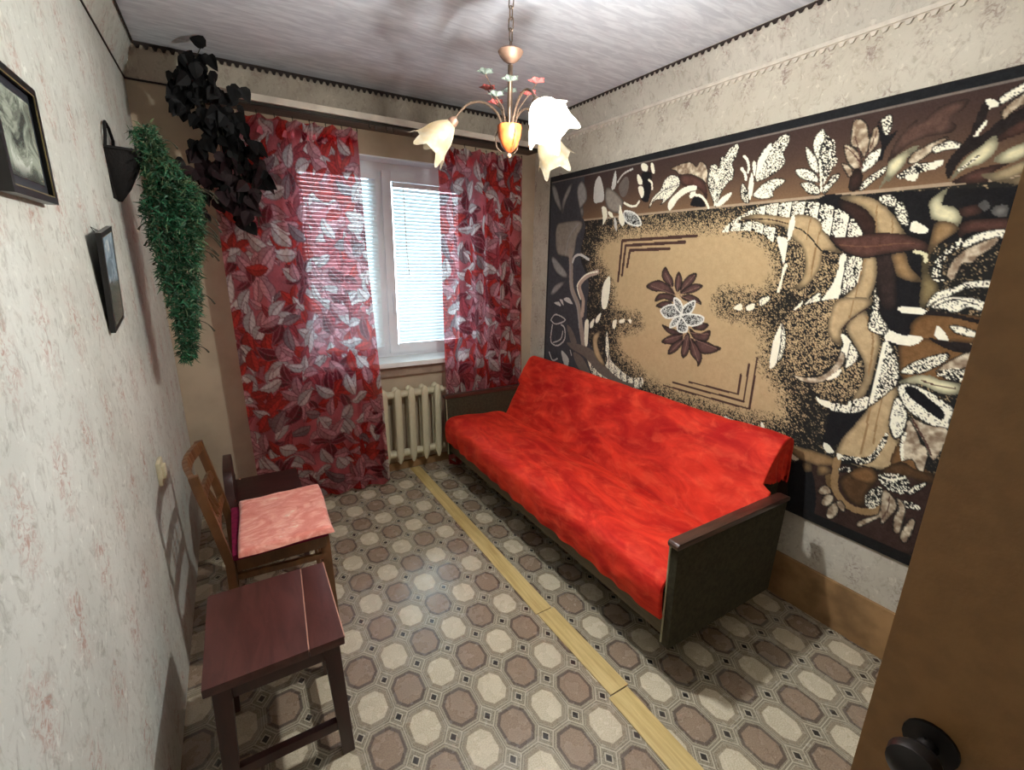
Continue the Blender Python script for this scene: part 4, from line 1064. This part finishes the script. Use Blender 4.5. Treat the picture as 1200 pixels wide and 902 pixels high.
# ------------------------------------------------------------------ pictures on the left wall
def picture_mat(name, stops, sc, off, rough=0.15):
    t = NT(name); p, x, y, z = t.pos(); o = t.comb(y, z, 0.0)
    n = t.noise(t.scale(o, sc, off), 1.0, 6, 0.62, 1.0)
    col = stops[0]
    for i, (e, c) in enumerate(stops[1:]): col = t.mix(t.smooth(n, e - .05, e + .05), col, c)
    return t, n, col, z
t, n, col, z = picture_mat('landscape_print', [C3(70, 74, 70), (.38, C3(112, 118, 108)), (.48, C3(160, 168, 154)), (.60, C3(222, 228, 216))], (12, 14, 1), (2, 5, 0))
col = t.mix(t.m('SUBTRACT', 1.0, t.smooth(z, 1.655, 1.70)), col, C3(58, 60, 58))
M_pic1 = t.end(t.principled(col, 0.18, 0, 0.5))
t, n, col, z = picture_mat('seascape_print', [C3(120, 138, 150), (.45, C3(150, 170, 184)), (.58, C3(206, 214, 216))], (14, 16, 1), (1, 2, 0))
col = t.mix(t.m('SUBTRACT', 1.0, t.smooth(z, 1.44, 1.47)), col, t.mix(n, C3(62, 64, 62), C3(108, 110, 104)))
M_pic2 = t.end(t.principled(col, 0.18, 0, 0.5))
M_gold = simple('gilt_line', C3(168, 150, 104), 0.35, 0.6)
M_mat = simple('dark_mount', C3(46, 50, 56), 0.3, 0, 0.5, 0.08)
def picture(label, y0, y1, z0, z1, lean, M_pic, mat_w, crooked=0.0, depth=.020):
    pf = thing('picture_frame', label, 'picture', (XL + .002, (y0 + y1) / 2, z0), 'framed pictures on the left wall')
    d = depth; fw = .013
    def X(z, k): return XL + .004 + lean * (z - z0) / (z1 - z0) + k
    def slab(ya, yb, za, zb, k0, k1):
        m = MB(); m.add([(X(za, k0), ya, za), (X(za, k0), yb, za), (X(zb, k0), yb, zb), (X(zb, k0), ya, zb), (X(za, k1), ya, za), (X(za, k1), yb, za), (X(zb, k1), yb, zb), (X(zb, k1), ya, zb)],
                         [(0, 1, 2, 3), (7, 6, 5, 4), (0, 4, 5, 1), (1, 5, 6, 2), (2, 6, 7, 3), (3, 7, 4, 0)]); return m
    m = slab(y0, y1, z0, z0 + fw, 0, d)
    for q in (slab(y0, y1, z1 - fw, z1, 0, d), slab(y0, y0 + fw, z0 + fw, z1 - fw, 0, d), slab(y1 - fw, y1, z0 + fw, z1 - fw, 0, d)): m.add(q.v, q.f)
    m.build('frame', M_black, pf)
    g = .0018; m = slab(y0 + fw, y1 - fw, z0 + fw, z0 + fw + g, d - .0025, d - .0006)
    for q in (slab(y0 + fw, y1 - fw, z1 - fw - g, z1 - fw, d - .0025, d - .0006), slab(y0 + fw, y0 + fw + g, z0 + fw, z1 - fw, d - .0025, d - .0006), slab(y1 - fw - g, y1 - fw, z0 + fw, z1 - fw, d - .0025, d - .0006)): m.add(q.v, q.f)
    m.build('gilt_line', M_gold, pf)
    slab(y0 + .004, y1 - .004, z0 + .004, z1 - .004, -.001, .004).build('backing_board', M_black, pf)
    if mat_w: slab(y0 + fw + g, y1 - fw - g, z0 + fw + g, z1 - fw - g, .004, .010).build('mount', M_mat, pf)
    slab(y0 + fw + g + mat_w, y1 - fw - g - mat_w, z0 + fw + g + mat_w, z1 - fw - g - mat_w, .004, .012).build('print', M_pic, pf)
    pf.rotation_euler = (crooked, 0, 0)
    m = MB(); zc = z1 - .02; m.tube([(X(zc, 0) + .001, y0 + .04, zc), (XL + .003, (y0 + y1) / 2, z1 + .005), (X(zc, 0) + .001, y1 - .04, zc)], .001, 5); m.build('hanging_wire', M_dark, pf)
picture('larger black framed landscape print at the upper left edge', 1.13, 1.378, 1.628, 1.842, .003, M_pic1, .018)
picture('small black framed seascape print between large picture and plant', 1.700, 1.868, 1.325, 1.600, .020, M_pic2, .0, math.radians(9), .012)

# ------------------------------------------------------------------ light switch
M_ivory = simple('ivory_plastic', C3(206, 196, 164), 0.4, 0, 0.5, 0.06)
sw = thing('wall_switch', 'small ivory plastic light switch on the left wall above the chair', 'switch', (XL, 2.005, .70))
m = MB(); m.box(XL, XL + .014, 1.965, 2.045, .705, .795); pl_ = m.build('plate', M_ivory, sw, bevel=.006)
MB().box(XL + .013, XL + .024, 1.985, 2.025, .725, .775).build('rocker', M_ivory, sw, bevel=.004)

# ------------------------------------------------------------------ green trailing plant in a black wall pocket
M_pocket = simple('black_wicker', C3(16, 13, 12), 0.8, 0, 0.3, 0.2, 60, 0.4, 120)
pk = thing('wall_planter', 'black half cone wall planter with a loop handle on the left wall', 'planter', (XL, 2.27, 1.72))
n = 14; rows = []
for (z_, r_) in ((1.715, .012), (1.76, .045), (1.82, .075), (1.885, .098)):
    rows.append([(XL + .003 + r_ * math.sin(math.pi * j / n) * 1.0, 2.27 - r_ * .75 * math.cos(math.pi * j / n), z_) for j in range(n + 1)])
m = MB()
for rw in rows: m.v += rw
for i in range(3):
    for j in range(n): m.f.append((i * (n + 1) + j, i * (n + 1) + j + 1, (i + 1) * (n + 1) + j + 1, (i + 1) * (n + 1) + j))
m.f.append(tuple(range(n + 1))); m.build('pocket', M_pocket, pk, smooth=True)
MB().tube(rows[-1], .006, 8).build('rim', M_pocket, pk, smooth=True)
MB().tube([(XL + .006, 2.195, 1.885), (XL + .012, 2.205, 1.93), (XL + .010, 2.235, 1.965), (XL + .008, 2.27, 1.978), (XL + .010, 2.305, 1.965), (XL + .012, 2.335, 1.93), (XL + .006, 2.345, 1.885)], .005, 8).build('handle', M_pocket, pk, smooth=True)
MB().box(XL, XL + .003, 2.20, 2.34, 1.72, 1.885).build('back_plate', M_pocket, pk)

def inpoly(poly, x, z):
    r = False; q = poly[-1]
    for p in poly:
        if (p[1] > z) != (q[1] > z) and x < (q[0] - p[0]) * (z - p[1]) / (q[1] - p[1]) + p[0]: r = not r
        q = p
    return r
GREEN = [(-.231, 1.956), (-.165, 1.985), (-.134, 1.882), (-.097, 1.827), (-.050, 1.771), (-.060, 1.627), (-.100, 1.461), (-.105, 1.359), (-.134, 1.22), (-.163, 1.096), (-.203, 1.118), (-.207, 1.294), (-.223, 1.428), (-.238, 1.587), (-.245, 1.709), (-.215, 1.786), (-.232, 1.871)]
M_green = simple('green_plastic_fronds', C3(30, 84, 54), 0.55, 0, 0.4, 0.45, 22)
M_green2 = simple('grey_green_fronds', C3(76, 94, 62), 0.6, 0, 0.4, 0.4, 22)
M_stem = simple('brown_green_stem', C3(52, 50, 34), 0.7)
gp = thing('trailing_plant', 'green feathery artificial plant trailing down from the wall planter', 'plant', (-.20, 2.28, 1.10))
rg = random.Random(5)
def blades(num, mat, name, fn, kind='stuff'):
    m = MB(); c = 0
    while c < num:
        q = fn()
        if q is None: continue
        p, d, L, w_ = q; d = Vector(d).normalized(); s = d.cross(Vector((rg.uniform(-1, 1), rg.uniform(-1, 1), rg.uniform(-1, 1)))).normalized()
        bend = d.cross(s) * L * rg.uniform(-.35, .35) + Vector((0, 0, -.25 * L)); p = Vector(p)
        a_, b_, e_ = p, p + d * L * .5 + bend * .2, p + d * L + bend
        m.add([a_ - s * w_ * .4, a_ + s * w_ * .4, b_ + s * w_, b_ - s * w_, e_], [(0, 1, 2, 3), (3, 2, 4)]); c += 1
    o = m.build(name, mat, gp); o['kind'] = kind; return o
def core():
    x = rg.uniform(-.25, -.05); z = rg.uniform(1.08, 1.99)
    if not inpoly(GREEN, x, z): return None
    y = 2.28 + rg.gauss(0, .035)
    return (max(x, XL + .03), y, z), (rg.uniform(-1, 1), rg.uniform(-1, 1), rg.uniform(-.8, .9)), rg.uniform(.014, .036), rg.uniform(.0016, .0034)
blades(9000, M_green, 'fronds', core)
def outer():
    x = rg.uniform(-.25, -.04); z = rg.uniform(1.08, 2.0)
    if not inpoly(GREEN, x, z) or (z < 1.75 and x < -.10 and rg.random() < .8): return None
    return (max(x, XL + .03), 2.28 + rg.gauss(0, .05), z), (rg.uniform(-.6, 1), rg.uniform(-1, 1), rg.uniform(-.5, .8)), rg.uniform(.015, .040), rg.uniform(.0012, .0026)
blades(2400, M_green2, 'pale_fronds', outer)
for k in range(26):                                        # curled tendrils standing out at the sides
    z = rg.uniform(1.15, 1.95); xs = [x for x in np.linspace(-.26, -.03, 47) if inpoly(GREEN, x, z)]
    if not xs: continue
    s = 1 if k % 3 else -1; x0 = max(xs) - .01 if s > 0 else min(xs) + .01
    L = rg.uniform(.045, .085) if s > 0 else rg.uniform(.02, .035); y0 = 2.28 + rg.uniform(-.03, .03); a0 = rg.uniform(-.2, .5); pts = []
    for i in range(7):
        f_ = i / 6; pts.append((max(XL + .006, x0 + s * L * f_), y0 + .012 * f_, z + L * a0 * f_ - L * .7 * f_ ** 3))
    MB().tube(pts, [.0018] * 5 + [.003, .004], 5).build('tendril', M_stem, gp)
for k in range(5):
    pts = []; x0, y0 = -.215 + .01 * k, 2.25 + .015 * k
    for i in range(14):
        f_ = i / 13; pts.append((x0 + .06 * math.sin(min(1, f_ * 4) * 1.4) - .07 * f_ + .010 * math.sin(f_ * 9 + k), y0 + .012 * math.sin(f_ * 7 + k), 1.88 + .06 * math.sin(min(1, f_ * 5) * 2.2) - f_ * (.55 + .05 * k)))
    MB().tube(pts, .002, 5).build('stem', M_stem, gp)

# ------------------------------------------------------------------ dark leafy vine hanging from the cornice
VINE = [(-.047, 2.407), (.057, 2.385), (.059, 2.299), (.172, 2.291), (.137, 2.205), (.173, 2.079), (.213, 2.007), (.242, 1.891), (.175, 1.845), (.158, 1.692), (.045, 1.633), (.048, 1.775), (-.032, 1.788), (-.064, 1.681), (-.072, 1.824), (-.124, 1.931), (-.055, 2.049), (-.062, 2.137), (-.112, 2.171), (-.147, 2.21), (-.093, 2.304)]
M_leafd = simple('black_green_leaf', C3(15, 15, 16), 0.6, 0, 0.2, 0.3, 30)
M_leafm = simple('maroon_leaf', C3(34, 20, 24), 0.6, 0, 0.2, 0.3, 30)
vn = thing('hanging_vine', 'dark artificial vine with pointed leaves hanging from the cornice corner', 'plant', (.03, 2.80, 1.64))
def leaf_mesh(mat, name):
    o2 = [(0, 0), (.35, .08), (.52, .30), (.42, .55), (.20, .82), (0, 1.0)]
    m = MB(); m.v.append((0, 0, 0))
    L = .070; V = []
    for s in (1, -1):
        for (w_, h_) in o2: V.append((s * w_ * L * .85, -.22 * abs(w_) * L + .10 * L * h_ * h_, -h_ * L))
    mid = [(0, 0.10 * L * h_ * h_ + .0, -h_ * L) for h_ in (0, .3, .55, .82, 1.0)]
    vs_ = V + mid
    r = lambda i: i; l = lambda i: 6 + i; c = lambda i: 12 + i
    fs = [(r(0), r(1), c(1)), (r(1), r(2), c(1)), (r(2), r(3), c(2), c(1)), (r(3), r(4), c(3), c(2)), (r(4), r(5), c(3)),
          (l(1), l(0), c(1)), (l(2), l(1), c(1)), (l(3), l(2), c(1), c(2)), (l(4), l(3), c(2), c(3)), (l(5), l(4), c(3))]
    me = bpy.data.meshes.new(name); me.from_pydata(vs_, [], fs); me.materials.append(mat); me.update(); return me
LM = [leaf_mesh(M_leafd, 'leaf'), leaf_mesh(M_leafm, 'leaf')]
vb = BASE[vn]; rv = random.Random(12); cnt = 0
spine = [(0.0, 2.40), (-.02, 2.30), (-.02, 2.20), (.05, 2.12), (.06, 2.0), (.10, 1.90), (.12, 1.80), (.10, 1.68)]
while cnt < 290:
    x = rv.uniform(-.15, .25); z = rv.uniform(1.64, 2.42)
    if not inpoly(VINE, x, z): continue
    dark = z > 2.0 or rv.random() < .35
    o = bpy.data.objects.new('leaf', LM[0 if dark else 1]); COL.objects.link(o); o.parent = vn
    y = 2.79 + rv.gauss(0, .028)
    o.location = Vector((x, min(y, 2.845), z + .02)) - vb
    o.rotation_euler = (rv.uniform(-.7, .5), rv.uniform(-.9, .9), rv.uniform(-1.2, 1.2)); k = rv.uniform(.75, 1.25); o.scale = (k, k, k); cnt += 1
for dx in (-.02, .03, .07):
    m = MB(); m.tube([(x + dx * (i / 7), 2.80 + .01 * math.sin(i), z) for i, (x, z) in enumerate(spine)], .0028, 6); m.build('stem', M_stem, vn)
o = bpy.data.objects.new('leaf', LM[0]); COL.objects.link(o); o.parent = vn; o.location = Vector((.045, 2.80, 2.455)) - vb; o.rotation_euler = (.4, 2.0, .2)
MB().tube([(.0, 2.80, 2.40), (.02, 2.80, 2.44), (.045, 2.80, 2.455)], .002, 5).build('stem', M_stem, vn)

# ------------------------------------------------------------------ chandelier
CX, CY = .892, 1.50
M_bronze = simple('aged_bronze', C3(86, 70, 58), 0.4, 0.6, 0.5, 0.2)
M_copper = simple('copper_cup', C3(104, 80, 66), 0.55, 0.3, 0.5, 0.25)
M_orange = simple('orange_marbled_ceramic', C3(176, 84, 40), 0.3, 0, 0.6, 0.35, 30)
M_petal_r = simple('rose_metal_leaf', C3(150, 72, 70), 0.45, 0.2); M_petal_g = simple('grey_green_metal_leaf', C3(84, 92, 86), 0.45, 0.2)
t = NT('tulip_glass'); tl = t.n('ShaderNodeBsdfTranslucent'); tp = t.n('ShaderNodeBsdfTransparent'); df = t.n('ShaderNodeBsdfDiffuse'); gs = t.n('ShaderNodeBsdfGlossy')
o = t.obj(); cc = t.mix(t.smooth(t.noise(o, 24, 3), .35, .65), C3(236, 214, 172), C3(246, 236, 212))
for q in (tl, df): t.link(cc, q.inputs[0])
tp.inputs[0].default_value = (1, .97, .90, 1); gs.inputs['Roughness'].default_value = .12
a1 = t.n('ShaderNodeMixShader'); a1.inputs[0].default_value = .5; t.link(tl.outputs[0], a1.inputs[1]); t.link(df.outputs[0], a1.inputs[2])
a2 = t.n('ShaderNodeMixShader'); a2.inputs[0].default_value = .60; t.link(a1.outputs[0], a2.inputs[1]); t.link(tp.outputs[0], a2.inputs[2])
a3 = t.n('ShaderNodeMixShader'); a3.inputs[0].default_value = .06; t.link(a2.outputs[0], a3.inputs[1]); t.link(gs.outputs[0], a3.inputs[2])
M_tulip = t.end(a3.outputs[0])
t = NT('lit_bulb'); em = t.n('ShaderNodeEmission'); em.inputs[0].default_value = (1, .95, .86, 1); em.inputs[1].default_value = 30; M_bulb = t.end(em.outputs[0])
cd = thing('chandelier', 'three armed chandelier with tulip glass shades, one lit, hanging on a chain', 'chandelier', (CX, CY, 1.88))
m = MB(); m.lathe([(.0, .0), (.055, .0), (.05, -.018), (.02, -.045), (.0, -.05)], (CX, CY, H), 24); m.build('ceiling_rose', M_copper, cd, smooth=True)
chn = MB(); chn.tube([(CX, CY, H - .05), (CX, CY, H - .055)], .004, 6); chain = chn.build('chain', M_bronze, cd)
def link(z, rot):
    pts = []
    for i in range(16):
        a = 2 * math.pi * i / 16; h = .0085 * math.cos(a); v_ = .0085 * math.sin(a) + (.011 if math.sin(a) > 0 else -.011)
        pts.append((CX + h * math.cos(rot), CY + h * math.sin(rot), z + v_))
    return MB().tube(pts, .0022, 6, closed=True)
zc = H - .068; k = 0; protos = [None, None]
while zc > 2.225:
    if protos[k % 2] is None: protos[k % 2] = (link(zc, .5 + (k % 2) * 1.57).build('link', M_bronze, chain, smooth=True), zc)
    else: copy_part(protos[k % 2][0], chain, (0, 0, zc - protos[k % 2][1]))
    zc -= .031; k += 1
m = MB(); m.lathe([(.0, 2.166), (.014, 2.168), (.026, 2.175), (.037, 2.188), (.042, 2.198), (.038, 2.203), (.020, 2.199), (.006, 2.206), (.004, 2.226), (.0, 2.228)], (CX, CY, 0), 28); m.build('top_cup', M_copper, cd, smooth=True)
MB().tube([(CX, CY, 2.16), (CX, CY, 1.96)], .0085, 12).build('stem', M_bronze, cd, smooth=True)
m = MB(); m.lathe([(.0, 1.893), (.010, 1.896), (.026, 1.912), (.038, 1.942), (.042, 1.972), (.041, 1.979), (.034, 1.974), (.0, 1.962)], (CX, CY, 0), 28); m.build('ceramic_cup', M_orange, cd, smooth=True)
MB().ball((CX, CY, 1.886), .009, 10).build('finial', M_copper, cd, smooth=True)
ARM = [(-96, True), (20, False), (141, False)]
def tulip(c, ax):
    """six-petalled bell with a wavy flared rim; c = neck, ax = direction of the mouth"""
    ax = Vector(ax).normalized(); s = ax.orthogonal().normalized(); u = ax.cross(s); c = Vector(c); n = 60; R = 22; m = MB()
    for i in range(R + 1):
        tt = i / R
        r0 = .017 + .034 * math.sin(min(1, tt * 1.6) * math.pi / 2) + .020 * max(0, tt - .55) ** 1.5 * 2.6
        for j in range(n):
            a = 2 * math.pi * j / n; lob = math.cos(5 * a); pk_ = max(0, lob) ** 1.5
            h = .116 * tt + .034 * tt ** 5 * (pk_ - .35); r = r0 * (1 + .06 * tt * lob) + .014 * tt ** 7 * pk_
            m.v.append(tuple(c + ax * h + (s * math.cos(a) + u * math.sin(a)) * r))
    for i in range(R):
        for j in range(n): m.f.append((i * n + j, i * n + (j + 1) % n, (i + 1) * n + (j + 1) % n, (i + 1) * n + j))
    return m
for ang, lit in ARM:
    a = math.radians(ang); e = Vector((math.cos(a), math.sin(a), 0)); c0 = Vector((CX, CY, 0))
    ctl = [c0 + e * .020 + Vector((0, 0, 1.968)), c0 + e * .045 + Vector((0, 0, 2.02)), c0 + e * .09 + Vector((0, 0, 2.052)), c0 + e * .14 + Vector((0, 0, 2.050)), c0 + e * .178 + Vector((0, 0, 2.022)), c0 + e * .196 + Vector((0, 0, 1.998))]
    ar = MB().tube([tuple(q) for q in catmull([tuple(q) for q in ctl], 5, False)], .0042, 8).build('arm', M_bronze, cd, smooth=True)
    ax = (e * 1.0 + Vector((0, 0, -.9))).normalized(); nk = ctl[-1]
    MB().lathe([(.0, -.012), (.013, -.010), (.017, .0), (.018, .020), (.014, .026), (.0, .027)], nk, 18, ax).build('socket', M_copper, ar, smooth=True)
    tulip(nk + ax * .012, ax).build('glass_shade', M_tulip, ar, smooth=True)
    bc = nk + ax * .072
    MB().ball(tuple(bc), .021, 16).build('bulb', M_bulb if lit else M_tulip, ar, smooth=True)
    if lit:
        ld = bpy.data.lights.new('bulb_light', 'POINT'); ld.energy = BULB_WATT; ld.color = (.965, .985, 1.0); ld.shadow_soft_size = .026
        lo_ = bpy.data.objects.new('bulb_light', ld); COL.objects.link(lo_); lo_.location = bc
    # small side tendril under the cup
    MB().tube([tuple(c0 + e * .036 + Vector((0, 0, 1.972))), tuple(c0 + e * .050 + Vector((0, 0, 1.945))), tuple(c0 + e * .044 + Vector((0, 0, 1.912))), tuple(c0 + e * .026 + Vector((0, 0, 1.896)))], .0022, 6).build('tendril', M_bronze, cd, smooth=True)
def flower(p, r, mat, nm='metal_leaf'):
    m = MB(); p = Vector(p)
    for q in range(5):
        a = 2 * math.pi * q / 5; d = Vector((math.cos(a), math.sin(a), .45)).normalized(); s = d.cross(Vector((0, 0, 1))).normalized()
        b1_ = p + d * r * .55; tip = p + d * r + Vector((0, 0, -.15 * r))
        m.add([p, b1_ + s * r * .36, tip, b1_ - s * r * .36, b1_ + Vector((0, 0, .12 * r))], [(0, 1, 4), (1, 2, 4), (2, 3, 4), (3, 0, 4)])
    return m.build(nm, mat, cd)
for i, (a, rr_, z_, mt) in enumerate(((150, .075, 2.085, M_petal_r), (165, .085, 2.125, M_petal_g), (190, .06, 2.055, M_petal_g), (-30, .09, 2.11, M_petal_r), (0, .075, 2.085, M_petal_r), (60, .07, 2.10, M_petal_g), (100, .075, 2.06, M_petal_r), (-120, .07, 2.09, M_petal_g))):
    e = Vector((math.cos(math.radians(a)), math.sin(math.radians(a)), 0)); p = Vector((CX, CY, z_)) + e * rr_
    MB().tube([(CX + e.x * .015, CY + e.y * .015, 1.968), (CX + e.x * .03, CY + e.y * .03, 2.03), tuple(p)], .0018, 6).build('wire', M_bronze, cd)
    flower(p, .036, mt)
